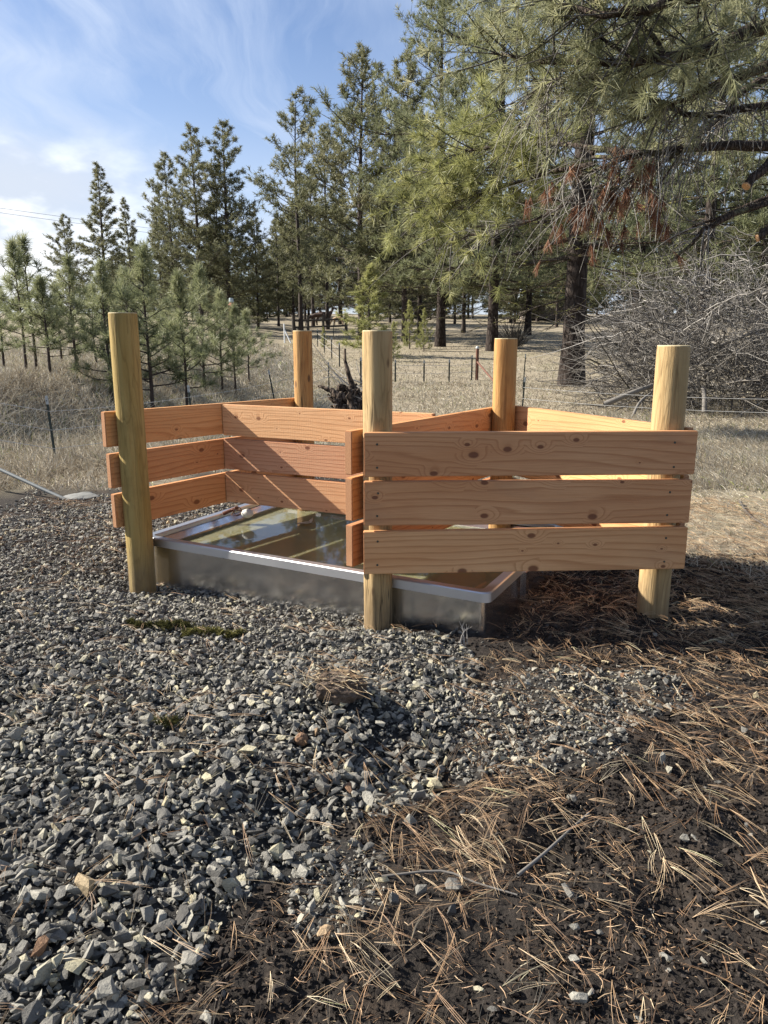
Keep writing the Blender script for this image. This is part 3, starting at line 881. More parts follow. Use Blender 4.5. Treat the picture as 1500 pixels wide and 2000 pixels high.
def build_gravel():
    rng = np.random.default_rng(11)
    protos = stone_protos(40, rng)
    # candidate points over the yard
    N = 175000
    x = rng.uniform(-4.2, 2.6, N); y = rng.uniform(0.9, 7.8, N)
    vis = (np.abs(x) < 0.62 * y + 0.35)
    x, y = x[vis], y[vis]
    g, lobe, mud = zones(x, y)
    dens = np.maximum(np.maximum(g, lobe * 0.8), mud * 0.35)
    patch = fbm(x * 1.3, y * 1.3, 3, 77)
    keep = rng.uniform(size=len(x)) < np.where(dens > 0, dens * np.clip(1.05 + patch * 0.9, 0.25, 1), 0.010 * (y < 4.4))
    keep &= ~in_trough(x, y, -0.04) & ~((y < 1.15))
    x, y, lobe, g = x[keep], y[keep], lobe[keep], g[keep]
    n = len(x)
    S = np.clip(rng.lognormal(math.log(0.0172), 0.48, n), 0.007, 0.040)
    S = np.where((lobe > 0) & (g == 0), S * 0.72, S)
    # coarse in the near left, finer towards the fence
    S *= np.interp(y, [1.4, 2.4, 3.4, 5], [0.98, 0.92, 0.76, 0.68])
    order = np.argsort(-S)
    z = zt(x, y, True) + S * rng.uniform(-0.1, 0.95, n)
    tint = np.clip(rng.beta(1.6, 2.2, n) * 0.85 + (rng.uniform(size=n) < 0.10) * 0.25, 0, 1)
    o = scatter_stones('gravel', np.stack([x, y, z], -1), S, M['stone'], rng, tint, protos)
    tag(o, 'angular grey crushed rock spread over the yard in front of the trough', 'gravel', kind='stuff')
    # small fill between the stones
    N = 60000
    x = rng.uniform(-3.2, 2.4, N); y = rng.uniform(1.1, 5.5, N)
    vis = (np.abs(x) < 0.6 * y + 0.3)
    x, y = x[vis], y[vis]
    g, lobe, mud = zones(x, y)
    keep = (np.maximum(g, lobe) > 0) & ~in_trough(x, y, -0.04)
    x, y = x[keep], y[keep]; n = len(x)
    S = rng.uniform(0.004, 0.0105, n)
    z = zt(x, y) + S * 0.6
    tint = np.clip(rng.beta(1.3, 2.6, n), 0, 1)
    o = scatter_stones('gravel_fines', np.stack([x, y, z], -1), S, M['stone'], rng, tint, stone_protos(10, rng, 7))
    tag(o, 'small grey stone chips filling the gaps of the crushed rock', 'gravel', kind='stuff')
    # crumbs of dark soil on the bare ground
    N = 230000
    x = rng.uniform(-2.2, 3.2, N); y = rng.uniform(1.1, 5.2, N) 
    vis = (np.abs(x) < 0.6 * y + 0.3)
    x, y = x[vis], y[vis]
    g, lobe, mud = zones(x, y)
    patch = fbm(x * 2.2, y * 2.2, 3, 91)
    keep = (g == 0) & (lobe == 0) & ~in_trough(x, y, 0.0) & (rng.uniform(size=len(x)) < np.clip(0.75 + patch * 2.2, 0.15, 1))
    x, y = x[keep], y[keep]; n = len(x)
    S = np.clip(rng.lognormal(math.log(0.0056), 0.55, n), 0.002, 0.022)
    z = zt(x, y) + S * 0.4
    tint = np.clip(rng.beta(1.5, 2.6, n), 0, 1)
    o = scatter_stones('soil_crumbs', np.stack([x, y, z], -1), S, M['clod'], rng, tint, stone_protos(12, rng, 9), 0.2)
    tag(o, 'loose crumbs of dark churned soil at the front right', 'soil', kind='stuff')


build_gravel()


def ribbons(P, D, L, W, bend, rng, tint, S=4, lift=None):
    """needles or blades: P base (n,3), D unit dir, L length, W width, bend (n,) sideways curvature -> 3-sided thin tubes"""
    n = len(P)
    side = np.cross(D, np.array([0, 0, 1.0])); side /= np.linalg.norm(side, axis=1)[:, None] + 1e-9
    t = np.linspace(0, 1, S)
    Q = P[:, None, :] + D[:, None, :] * (L[:, None] * t)[:, :, None] + side[:, None, :] * (bend[:, None] * L[:, None] * (t * (1 - t))[None])[:, :, None]
    if lift is not None: Q[:, :, 2] += lift[:, None] * (4 * t * (1 - t))[None]
    Rr = W[:, None] * 0.5 * np.interp(t, [0, 0.6, 1], [1, 0.85, 0.3])[None]
    V, q = tubes(Q, Rr, 3)
    return V, q, np.repeat(tint, S * 3)


def build_litter():
    rng = np.random.default_rng(23)
    N = 40000
    x = rng.uniform(-3.2, 3.8, N); y = 1.0 + 6.0 * rng.uniform(size=N) ** 1.25
    vis = (np.abs(x) < 0.6 * y + 0.35)
    x, y = x[vis], y[vis]
    g, lobe, mud = zones(x, y)
    patch = fbm(x * 1.8 + 3, y * 1.8, 4, 101)
    right = sstep(-0.35, 0.55, x + (2.6 - y) * 0.12)
    w = np.where(g > 0, 0.08 + 0.14 * np.clip(patch * 3, 0, 1), np.where(lobe > 0, 0.14, 0.12 + 0.30 * sstep(0.5, 1.3, x) + 0.80 * np.clip(0.2 + patch * 4.0, 0, 1)))
    w = w * np.where(y > 3.2, 1.0, 0.8)
    keep = (rng.uniform(size=len(x)) < w) & ~in_trough(x, y, 0.02)
    x, y = x[keep], y[keep]
    # bundles of three needles
    m = 3
    n = len(x)
    ang = rng.uniform(0, 2 * math.pi, n)
    # lie of the litter follows broad swirls
    ang = np.where(rng.uniform(size=n) < 0.2, 2.6 + 5 * fbm(x * 0.8, y * 0.8, 2, 5) + rng.normal(0, 0.35, n), ang)
    L = rng.uniform(0.07, 0.19, n)
    X = np.repeat(x, m); Y = np.repeat(y, m); A = np.repeat(ang, m) + rng.normal(0, 0.09, n * m)
    Ln = np.repeat(L, m) * rng.uniform(0.8, 1.0, n * m)
    D = np.stack([np.cos(A), np.sin(A), rng.normal(0, 0.05, n * m)], -1)
    ex, ey = X + np.cos(A) * Ln, Y + np.sin(A) * Ln
    z0 = zt(X, Y) + 0.008; z1 = zt(ex, ey) + 0.008
    up = np.repeat(np.abs(rng.normal(0, 0.014, n)), m) * 1.2
    D[:, 2] = (z1 - z0) / Ln + rng.normal(0, 0.04, n * m) + np.repeat((rng.uniform(size=n) < 0.08) * rng.uniform(0.1, 0.5, n), m)
    gz, lz, _ = zones(X, Y)
    P = np.stack([X, Y, z0 + up + 0.012 * gz], -1)
    tint = np.clip(np.repeat(rng.beta(2.2, 2.0, n), m) * 0.95 + rng.normal(0, 0.06, n * m), 0, 1)
    V, q, t = ribbons(P, D, Ln, np.full(n * m, 0.00105), np.repeat(rng.normal(0, 0.13, n), m) + rng.normal(0, 0.06, n * m), rng, tint, 4, np.abs(rng.normal(0, 0.006, n * m)))
    o = np_mesh('needle_litter', V, q, M['litter'], None, {'tint': t})
    tag(o, 'tan and rust fallen pine needles strewn over the soil', 'needles', kind='stuff')
    # fine chopped straw between
    N = 80000
    x = rng.uniform(-2.0, 3.6, N); y = rng.uniform(1.05, 5.4, N)
    vis = (np.abs(x) < 0.6 * y + 0.3); x, y = x[vis], y[vis]
    g, lobe, mud = zones(x, y)
    keep = (g == 0) & ~in_trough(x, y, 0.02) & (rng.uniform(size=len(x)) < 0.35 + 1.6 * fbm(x * 2, y * 2, 3, 131))
    x, y = x[keep], y[keep]; n = len(x)
    A = rng.uniform(0, 6.283, n); L = rng.uniform(0.010, 0.04, n)
    D = np.stack([np.cos(A), np.sin(A), rng.normal(0.1, 0.3, n)], -1)
    V, q, t = ribbons(np.stack([x, y, zt(x, y) + 0.006], -1), D, L, rng.uniform(0.001, 0.0022, n), rng.normal(0, 0.3, n), rng, np.clip(rng.beta(1.3, 2.8, n), 0, 1), 3)
    o = np_mesh('straw_chaff', V, q, M['litter'], None, {'tint': t})
    tag(o, 'short broken straw and needle bits on the dark soil', 'chaff', kind='stuff')


build_litter()


def build_grass():
    rng = np.random.default_rng(31)

    def blades(name, label, x, y, Lmin, Lmax, lean, wfac, mat, tmean=0.55):
        n = len(x)
        d = np.hypot(x, y)
        A = rng.uniform(0, 6.283, n)
        le = np.clip(rng.normal(lean, 0.35, n), 0.05, 1.45)
        D = np.stack([np.cos(A) * np.sin(le), np.sin(A) * np.sin(le), np.cos(le)], -1)
        L = rng.uniform(Lmin, Lmax, n) * np.clip(0.8 + 0.9 * fbm(x * 0.9, y * 0.9, 3, 141), 0.4, 1.3)
        W = (0.003 + 0.00055 * d) * wfac
        P = np.stack([x, y, zt(x, y) - 0.01], -1)
        side = np.cross(D, np.array([0.0, 1.0, 0.15])); side /= np.linalg.norm(side, axis=1)[:, None] + 1e-9
        mid = P + D * (L * 0.55)[:, None]
        droop = np.stack([D[:, 0] * 0.35, D[:, 1] * 0.35, -0.18 * np.ones(n)], -1) * (L)[:, None] * rng.uniform(0.2, 1, (n, 1))
        tip = P + D * L[:, None] + droop
        V = np.stack([P - side * W[:, None] / 2, P + side * W[:, None] / 2, mid + side * W[:, None] * 0.4, mid - side * W[:, None] * 0.4, tip], 1)
        b = np.arange(n)[:, None] * 5
        q = b + np.array([[0, 1, 2, 3]]); t3 = b + np.array([[3, 2, 4]])
        tint = np.clip(tmean + 0.55 * fbm(x * 1.1, y * 1.1, 4, 151) + rng.normal(0, 0.2, n), 0, 1)
        o = np_mesh(name, V.reshape(-1, 3), [q, t3], mat, None, {'tint': np.repeat(tint, 5)})
        tag(o, label, 'grass', kind='stuff')
    # meadow beyond the fence, thinner with distance
    N = 190000
    y = 7.5 / (1 - rng.uniform(size=N) * (1 - 7.5 / 62.0)) ; x = rng.uniform(-0.62, 0.62, N) * y
    strawz = y - np.interp(x, [-6, -2.5, -2, 1.4, 2.2, 4, 8], [6.6, 7.2, 8.3, 7.6, 4.6, 4.9, 4.4])
    keep = (strawz > rng.uniform(0, 1.2, N))
    xt = np.interp(y, [-50, 6, 9, 13, 20, 30, 60], [-7, -5.6, -4.4, -2.9, -2.1, -2.5, -8])
    keep &= x > xt
    keep &= rng.uniform(size=N) < np.clip(0.75 + 1.4 * fbm(x * 0.5, y * 0.5, 3, 161), 0.1, 1)
    blades('meadow_grass', 'short dry straw coloured grass covering the meadow', x[keep], y[keep], 0.06, 0.20, 0.75, 1.0, M['straw'], 0.58)
    # rank grass on the left bank and along the wire fence
    N = 110000
    y = 7.0 / (1 - rng.uniform(size=N) * (1 - 7.0 / 50.0)); x = rng.uniform(-0.64, -0.05, N) * y
    xt = np.interp(y, [-50, 6, 9, 13, 20, 30, 60], [-7, -5.6, -4.4, -2.9, -2.1, -2.5, -8])
    keep = x < xt + 1.3 + 0.8 * fbm(x, y, 3, 171)
    blades('bank_grass', 'long pale tangled dry grass on the bank below the young pines', x[keep], y[keep], 0.12, 0.36, 0.75, 1.0, M['straw'], 0.60)
    # matted grass right of the fence
    N = 120000
    y = rng.uniform(4.3, 13, N); x = rng.uniform(1.6, 8.2, N)
    keep = (x < 0.62 * y + 0.4) & (y > 4.5 + 0.8 * fbm(x * 1.5, y * 1.5, 3, 181) + 0.25 * (x < 2.2)) & (rng.uniform(size=N) < np.clip(0.6 + 1.6 * fbm(x * 1.1, y * 1.1, 3, 191), 0.06, 1) * np.interp(y, [4.3, 8, 13], [1, 0.8, 0.5]))
    blades('matted_grass', 'flattened straw grass right of the board fence', x[keep], y[keep], 0.05, 0.16, 1.15, 0.8, M['straw'], 0.66)


build_grass()


# ------------------------------------------------------------------ pines
def tuft_blades(P, D, L, W, K, rng, tint, bias=0.7, quad=False):
    n = len(P)
    d = rng.normal(size=(n, K, 3)); d /= np.linalg.norm(d, axis=2, keepdims=True) + 1e-9
    d = d + D[:, None, :] * bias; d /= np.linalg.norm(d, axis=2, keepdims=True) + 1e-9
    b = P[:, None, :] + D[:, None, :] * (L[:, None] * rng.uniform(-0.3, 0.2, (n, K)))[:, :, None]
    ll = L[:, None] * rng.uniform(0.65, 1.0, (n, K))
    s = np.cross(d, rng.normal(size=(n, K, 3))); s /= np.linalg.norm(s, axis=2, keepdims=True) + 1e-9
    w = W if np.ndim(W) else np.full(n, W)
    w = w[:, None, None] * 0.5
    tip = b + d * ll[:, :, None]
    tip[:, :, 2] -= ll * 0.06
    V = np.stack([b - s * w, b + s * w, tip + s * w * 0.35, tip - s * w * 0.35], 2).reshape(-1, 3)
    q = np.arange(n * K)[:, None] * 4 + np.array([[0, 1, 2, 3]])
    t = np.clip(np.repeat(tint, K) + rng.normal(0, 0.07, n * K), 0, 1)
    return V, q, np.repeat(t, 4)


def profile(kind, u):
    """relative branch length at crown height fraction u (0 crown base, 1 top)"""
    if kind == 'cone': return (1 - u) ** 0.85 * 0.95 + 0.06
    if kind == 'tall': return np.interp(u, [0, 0.15, 0.4, 0.7, 0.9, 1], [0.75, 1.0, 0.88, 0.55, 0.30, 0.08])
    if kind == 'ragged': return np.interp(u, [0, 0.2, 0.5, 0.8, 1], [0.55, 0.9, 1.0, 0.6, 0.12])
    if kind == 'broad': return np.interp(u, [0, 0.25, 0.6, 0.85, 1], [0.9, 1.0, 0.9, 0.6, 0.2])
    return 1 - u


def gen_pine(seed, H, r0, cb, Rad, nb, prof='tall', tl=0.32, tw=0.035, K=12, spacing=0.32, elev=(0.05, 0.7), bare=0, bare_z=(0.1, 0.3), lean=0.0, fork=None, gaps=0.0, sides=8, tuft_from=0.3, subn=7, subl=0.3):
    rng = np.random.default_rng(seed)
    wood = []
    zs = np.linspace(0, 1, 14)
    wob = np.stack([0.012 * H * np.sin(zs * 5 + seed) * zs + lean * H * zs, 0.010 * H * np.sin(zs * 4 + seed * 2.1) * zs, zs * H], -1)
    wob[0, 2] = -0.2
    rad = r0 * np.interp(zs, [0, 0.03, 0.5, 0.9, 1], [1.35, 1.0, 0.68, 0.2, 0.05])
    wood.append(tubes(wob[None], rad[None], sides))

    def axis_at(h):
        return np.array([np.interp(h, wob[:, 2], wob[:, k]) for k in range(3)])
    TP, TD, TT = [], [], []
    Bp, Br, Sp, Sr = [], [], [], []
    az = rng.uniform(0, 6.28)

    def add_branch(p0, a, L, e0, e1, br, leafy, tint0, dens=1.0):
        S = 7
        t = np.linspace(0, 1, S)
        e = e0 + (e1 - e0) * t ** 1.5 + rng.normal(0, 0.06, S)
        aa = a + np.cumsum(rng.normal(0, 0.07, S))
        step = np.stack([np.cos(aa) * np.cos(e), np.sin(aa) * np.cos(e), np.sin(e)], -1) * L / (S - 1)
        pts = p0 + np.vstack([[0, 0, 0], np.cumsum(step[:-1], 0)])
        Bp.append(pts); Br.append(br * np.interp(t, [0, 1], [1, 0.22]))
        ns = max(2, int(subn * L / 2.0 * dens))
        for i in range(ns):
            tt = rng.uniform(0.22, 1.0) if leafy else rng.uniform(0.2, 1)
            k = min(int(tt * (S - 1)), S - 2); f = tt * (S - 1) - k
            q0 = pts[k] * (1 - f) + pts[k + 1] * f
            sgn = 1 if i % 2 else -1
            a2 = aa[k] + sgn * rng.uniform(0.35, 1.1); e2 = e[k] + rng.normal(0.18, 0.25)
            l2 = L * subl * rng.uniform(0.5, 1.2) * (1.15 - 0.55 * tt)
            dv = np.array([math.cos(a2) * math.cos(e2), math.sin(a2) * math.cos(e2), math.sin(e2)])
            q1 = q0 + dv * l2 * 0.5 + np.array([0, 0, -0.03 * l2]); q2 = q0 + dv * l2 + np.array([0, 0, 0.06 * l2])
            Sp.append(np.array([q0, q1, q2])); Sr.append(np.array([1, 0.7, 0.35]) * br * 0.35)
            if leafy:
                m = max(1, int(l2 * (1 - tuft_from) / spacing * rng.uniform(0.7, 1.2)))
                ts = np.concatenate([[1.0], rng.uniform(tuft_from, 1, m)])
                for u in ts:
                    TP.append(q0 + (q2 - q0) * u + rng.normal(0, 0.04 * l2, 3)); TD.append(dv * 0.8 + np.array([0, 0, 0.35])); TT.append(tint0 + rng.normal(0, 0.12))
        if leafy:
            TP.append(pts[-1]); TD.append(step[-1] / (np.linalg.norm(step[-1]) + 1e-9)); TT.append(tint0 + 0.1)
    hs = cb * H + (H - cb * H) * (np.linspace(0, 1, nb) ** 1.02) * 0.985
    stems = [None]
    for i, h in enumerate(hs):
        if gaps and rng.uniform() < gaps: continue
        u = (h - cb * H) / (H - cb * H)
        az += 2.4 + rng.normal(0, 0.35)
        L = Rad * profile(prof, u) * rng.uniform(0.45, 1.2) * (1 + 0.28 * math.sin(az * 1.0 + seed) * math.sin(7 * u + seed))
        e0 = elev[0] + (elev[1] - elev[0]) * u + rng.normal(0, 0.1)
        e1 = e0 + rng.uniform(0.15, 0.5)
        add_branch(axis_at(h), az, L, e0, e1, 0.16 * r0 * (1.1 - 0.75 * u) + 0.008, True, 0.42 + 0.16 * u + rng.normal(0, 0.09))
    for i in range(bare):
        h = H * rng.uniform(*bare_z)
        add_branch(axis_at(h), rng.uniform(0, 6.28), Rad * rng.uniform(0.3, 0.75), rng.uniform(-0.3, 0.1), rng.uniform(-0.5, 0.1), 0.07 * r0 + 0.006, False, 0)
    if fork:
        fh, dx, dy, top = fork
        p0 = axis_at(fh * H)
        pts = curve_pts([p0, p0 + np.array([dx * 0.8, dy * 0.8, H * 0.05]), p0 + np.array([dx, dy, H * 0.2]), np.array([p0[0] + dx * 1.02, p0[1] + dy * 1.02, top * H])], 10)
        wood.append(tubes(pts[None], (r0 * 0.5 * np.linspace(1, 0.08, 10))[None], 6))
        for j in range(nb // 2):
            u = rng.uniform(0.12, 1)
            c = pts[min(int(u * 9), 9)]
            az += 2.4
            add_branch(c, az, Rad * 0.62 * (1.12 - u), 0.2 + 0.5 * u, 0.6, 0.08 * r0, True, 0.5)
    # leader
    for j in range(4):
        TP.append(axis_at(H * (0.985 + 0.005 * j))); TD.append(np.array([0, 0, 1.0])); TT.append(0.6)
    wood.append(tubes(np.array(Bp), np.array(Br), 5))
    wood.append(tubes(np.array(Sp), np.array(Sr), 3))
    TP = np.array(TP); TD = np.array(TD); TT = np.array(TT)
    n = len(TP)
    V, q, t = tuft_blades(TP, TD, tl * rng.uniform(0.75, 1.15, n), tw, K, rng, TT)
    return join(wood), (V, q, t)


PCACHE = {}


def pine_meshes(key, mat_n, mat_b, **kw):
    if key not in PCACHE:
        (Vw, Fw), (Vn, Fn, t) = gen_pine(**kw)
        w = np_mesh('trunk', Vw, Fw, mat_b, None, smooth=True); C.objects.unlink(w)
        c = np_mesh('crown', Vn, Fn, mat_n, None, {'tint': t}); C.objects.unlink(c)
        PCACHE[key] = (w, c)
    return PCACHE[key]


def two_tone(key, n_trunk, mat):
    me = PCACHE[key][0].data
    me.materials.append(mat)
    mi = np.zeros(len(me.polygons), np.int32); mi[n_trunk:] = 1
    me.polygons.foreach_set('material_index', mi)


def place_pine(key, x, y, label, group=None, s=1.0, rz=0.0, name='pine_tree', cat='pine tree', sz=None, z=None, dz=0.0):
    w, c = PCACHE[key]
    zz = float(zt(x, y)) if z is None else z
    t = thing(name, (x, y, zz + dz), label, cat, group, rz)
    t.scale = (s, s, sz or s)
    for o in (w, c):
        k = o.copy(); C.objects.link(k); k.parent = t
    return t


def at_px(px, d):
    return (px - 750) / 1503.0 * (d * 1.0) , d


def sized(px, d, top):
    """x, y and the height that makes the top reach picture row `top`"""
    x = wp(px, 655, d)[0]
    z = wp(px, top, d)[2]
    return x, d, z - float(zt(x, d))


def build_pines():
    far, mid = M['needle_far'], M['needle_mid']
    bk = M['bark_far']
    # tall pines along the back of the meadow
    pine_meshes('A', far, bk, seed=101, H=20, r0=0.22, cb=0.17, Rad=4.0, nb=105, prof='tall', tl=0.42, tw=0.055, K=10, spacing=0.30, subn=9, subl=0.36, tuft_from=0.45, bare=12, bare_z=(0.1, 0.3))
    pine_meshes('B', far, bk, seed=102, H=20, r0=0.20, cb=0.20, Rad=3.5, nb=84, prof='ragged', tl=0.42, tw=0.055, K=9, spacing=0.32, gaps=0.10, subn=9, subl=0.36, tuft_from=0.45, bare=16, bare_z=(0.1, 0.35))
    pine_meshes('C', far, bk, seed=103, H=20, r0=0.20, cb=0.05, Rad=4.0, nb=120, prof='cone', tl=0.42, tw=0.06, K=11, spacing=0.30, subn=9, subl=0.36, tuft_from=0.45)
    pine_meshes('D', far, bk, seed=104, H=20, r0=0.23, cb=0.18, Rad=4.2, nb=84, prof='tall', tl=0.42, tw=0.055, K=10, spacing=0.30, subn=9, subl=0.36, tuft_from=0.45, fork=(0.42, -2.0, 0.4, 0.93), bare=10)
    pine_meshes('E', far, bk, seed=105, H=20, r0=0.24, cb=0.12, Rad=4.9, nb=110, prof='tall', tl=0.42, tw=0.055, K=10, spacing=0.31, subn=9, subl=0.36, tuft_from=0.45, gaps=0.04, bare=18, bare_z=(0.08, 0.3))
    pine_meshes('F', far, bk, seed=106, H=20, r0=0.20, cb=0.24, Rad=3.3, nb=74, prof='ragged', tl=0.42, tw=0.055, K=9, spacing=0.34, subn=9, subl=0.36, tuft_from=0.45, gaps=0.12, bare=14, bare_z=(0.12, 0.4))
    rows = [('A', 145, 62, 420, 1.0, 'slim sparse pine poking up at far left beside the clouds, above young saplings'),
            ('C', 214, 60, 320, 1.1, 'dark dense spire shaped conifer left of the forked pines'),
            ('C', 262, 68, 388, 1.0, 'shorter dark conifer tucked against the right side of the dense spire'),
            ('D', 395, 62, 250, 1.0, 'forked pine with a dogleg second stem, tallest of the left clump'),
            ('A', 450, 62, 238, 1.05, 'tall pointed pine immediately right of the forked pine'),
            ('B', 588, 66, 183, 1.0, 'tall thin pine with ragged open crown behind the back left fence post'),
            ('E', 706, 56, 92, 1.0, 'tallest pointed pine in the middle, wide skirted crown touching the sky'),
            ('A', 790, 54, 110, 1.0, 'pine right of the tallest middle pine, dark bare lower trunk'),
            ('C', 505, 70, 400, 1.0, 'small dark pine in the gap between the left and middle clumps'),
            ('F', 640, 72, 250, 1.0, 'slender pine between the ragged thin pine and the tallest middle pine'),
            ('A', 345, 72, 300, 1.0, 'bushy pine close on the left of the forked pine'),
            ('C', 320, 76, 400, 1.0, 'low dark pine under the left shoulder of the forked pine')]
    base_r = {}
    for k, (key, px, d, top, w, lab) in enumerate(rows):
        x, y, h = sized(px, d, top)
        s = h / 20.0
        place_pine(key, x, y, lab, 'pines behind the meadow', s * w * np.interp(h, [8, 20], [1.15, 1.0]), 1.3 * k, sz=s)
    # standing woods behind
    rng = np.random.default_rng(5)
    lab = 'distant pine among the dark woods closing off the meadow'
    n = 0
    for i in range(104):
        px = rng.uniform(-60, 1560); d = rng.uniform(78, 130)
        top = np.interp(px, [-60, 150, 300, 480, 560, 700, 1500], [560, 560, 470, 470, 440, 380, 330]) + rng.uniform(-30, 90)
        x, y, h = sized(px, d, top)
        s = h / 20
        place_pine(['C', 'E', 'C', 'A', 'C', 'E', 'B'][i % 7], x, y, lab, 'distant woods', s * rng.uniform(1.0, 1.4), rng.uniform(0, 6.28), sz=s)
    for i in range(30):
        px = rng.uniform(1040, 1560) if i % 2 else rng.uniform(230, 560); d = rng.uniform(84, 118)
        x, y, h = sized(px, d, rng.uniform(470, 560))
        place_pine('C', x, y, lab, 'distant woods', h / 20 * rng.uniform(1.3, 1.7), rng.uniform(0, 6.28), sz=h / 20)
    # a few bare-stemmed trunks in front of the woods, middle
    for i, (px, d, top, lab) in enumerate([(545, 74, 430, 'thin dark pine at the edge of the woods above the leaning trunk'), (575, 70, 400, 'pine beside the rail fence left of the grazing horses'),
                                      (612, 78, 330, 'straight pine trunk right behind the rail fence end'), (820, 60, 300, 'pine behind the pair of bright saplings, half lost in shade'),
                                      (905, 66, 330, 'pine behind the orange leaved sapling, left of the mossy trunk')]):
        x, y, h = sized(px, d, top); s = h / 20
        place_pine(['F', 'B', 'F', 'E', 'A'][i], x, y, lab, 'pines behind the meadow', s * 1.2, i * 2.1, sz=s)


build_pines()


def build_mid_pines():
    mid, young = M['needle_mid'], M['needle_young']
    # two big pines on the right side of the meadow
    pine_meshes('T1', mid, M['bark'], seed=201, H=19, r0=0.33, cb=0.20, Rad=4.9, nb=84, prof='broad', tl=0.27, tw=0.017, K=18, spacing=0.22, elev=(-0.12, 0.6), bare=34, bare_z=(0.10, 0.26), sides=14, subn=8, subl=0.28)
    two_tone('T1', 13 * 14, M['lichen_limb'])
    x, y, _ = sized(1121, 23.4, 100)
    place_pine('T1', x, y, 'big pine with thick dark furrowed trunk left of the grey brush pile', 'large meadow pines', 1.0, 0.8)
    pine_meshes('T2', mid, M['bark'], seed=202, H=20, r0=0.30, cb=0.17, Rad=5.2, nb=95, prof='broad', tl=0.32, tw=0.03, K=16, spacing=0.27, elev=(-0.12, 0.6), bare=30, bare_z=(0.08, 0.27), sides=12)
    two_tone('T2', 13 * 12, M['lichen_limb'])
    x, y, _ = sized(962, 44, 100)
    place_pine('T2', x, y, 'pine with lichen covered bare lower limbs behind the back right fence post', 'large meadow pines', 1.0, 2.0)
    for i, (px, d, sc, lab) in enumerate([(860, 48, 0.95, 'pine with a short dark trunk left of the lichen covered pine'), (1240, 40, 0.9, 'green pine showing through behind the top of the brush pile'),
                                     (1370, 36, 0.95, 'pine behind the middle of the brush pile, under the overhanging limbs'), (1480, 42, 1.0, 'pine at the far right edge behind the brush pile'),
                                     (1030, 62, 0.85, 'pine deep in shade between the two large meadow pines')]):
        x, y, _ = sized(px, d, 100)
        place_pine('T2', x, y, lab, 'large meadow pines', sc, 1.7 * i + 0.4)
    # young pines
    pine_meshes('S1', young, M['bark_far'], seed=301, H=2.6, r0=0.036, cb=0.22, Rad=0.80, nb=32, prof='cone', tl=0.20, tw=0.009, K=24, spacing=0.085, elev=(0.15, 0.95), subn=12, subl=0.34, sides=6)
    pine_meshes('S2', young, M['bark_far'], seed=302, H=2.6, r0=0.034, cb=0.30, Rad=0.80, nb=26, prof='cone', tl=0.21, tw=0.009, K=24, spacing=0.09, elev=(0.2, 1.0), subn=12, subl=0.34, sides=6)
    pine_meshes('S3', young, M['bark_far'], seed=303, H=2.6, r0=0.040, cb=0.16, Rad=1.02, nb=36, prof='cone', tl=0.20, tw=0.009, K=24, spacing=0.09, elev=(0.1, 0.9), subn=12, subl=0.34, sides=6)
    pine_meshes('S4', M['needle_yellow'], M['bark_far'], seed=304, H=4.0, r0=0.06, cb=0.05, Rad=1.35, nb=60, prof='cone', tl=0.22, tw=0.02, K=18, spacing=0.13, elev=(0.1, 0.9), subn=9, subl=0.34, sides=6)
    sap = [('S2', 52, 731, 478, 13.0, 'young pine in the pair at the far left edge, left stem'),
           ('S2', 72, 730, 470, 13.4, 'young pine with upswept leader in the far left pair, right stem'),
           ('S1', 98, 733, 545, 12.6, 'thin young pine just right of the far left pair'),
           ('S1', 150, 728, 505, 14.0, 'young pine with a pale green top below the slim sparse pine'),
           ('S1', 190, 735, 560, 15.5, 'small young pine between the left pair and the olive fence post'),
           ('S3', 215, 742, 520, 12.5, 'wide young pine half hidden by the olive fence post'),
           ('S3', 296, 768, 492, 12.8, 'largest young pine, full skirt, right of the olive fence post'),
           ('S1', 362, 742, 540, 13.5, 'young pine with straight stem right of the largest young pine'),
           ('S3', 398, 722, 528, 16.0, 'dense young pine in the middle of the right sapling clump'),
           ('S2', 433, 724, 575, 16.5, 'twin stemmed looking young pine near the orange marker'),
           ('S1', 458, 712, 600, 17.0, 'short young pine in front of the orange marker'),
           ('S2', 484, 694, 610, 19.0, 'last young pine at the right end of the sapling row'),
           ('S1', 10, 735, 540, 14.5, 'young pine cut by the left picture edge'),
           ('S3', 330, 700, 590, 18.0, 'low young pine filling behind the sapling row'),
           ('S1', 122, 722, 560, 17.0, 'small young pine behind the far left pair'),
           ('S3', 255, 715, 530, 17.0, 'young pine directly behind the top of the olive post')]
    for i, (key, px, by, top, d, lab) in enumerate(sap):
        x = wp(px, by, d)[0]
        zg = float(zt(x, d)); h = wp(px, top, d)[2] - zg
        s = h / 2.6
        place_pine(key, x, d, lab, 'young pines on the bank', max(s, 0.8) * 0.95, 1.1 * i, name='young_pine', cat='young pine', sz=s, dz=-0.02)
    for i, (px, d, top, sc, lab) in enumerate([(722, 40, 522, 1.0, 'bright yellow green bushy young pine behind the centre fence post'), (800, 46, 590, 0.8, 'slim young pine right of the bushy yellow green one'),
                                          (828, 44, 605, 0.7, 'young pine next to the short dark trunk in the meadow'), (768, 37, 630, 0.5, 'tiny pale sapling by the right side of the centre fence post'),
                                          (632, 46, 640, 0.5, 'tiny sapling beyond the back left fence post')]):
        x, y, h = sized(px, d, top)
        place_pine('S4', x, y, lab, 'young pines in the meadow', h / 4.0 * (1.35 if i == 0 else 0.85), 2.2 * i, name='young_pine', cat='young pine', sz=h / 4.0)


build_mid_pines()


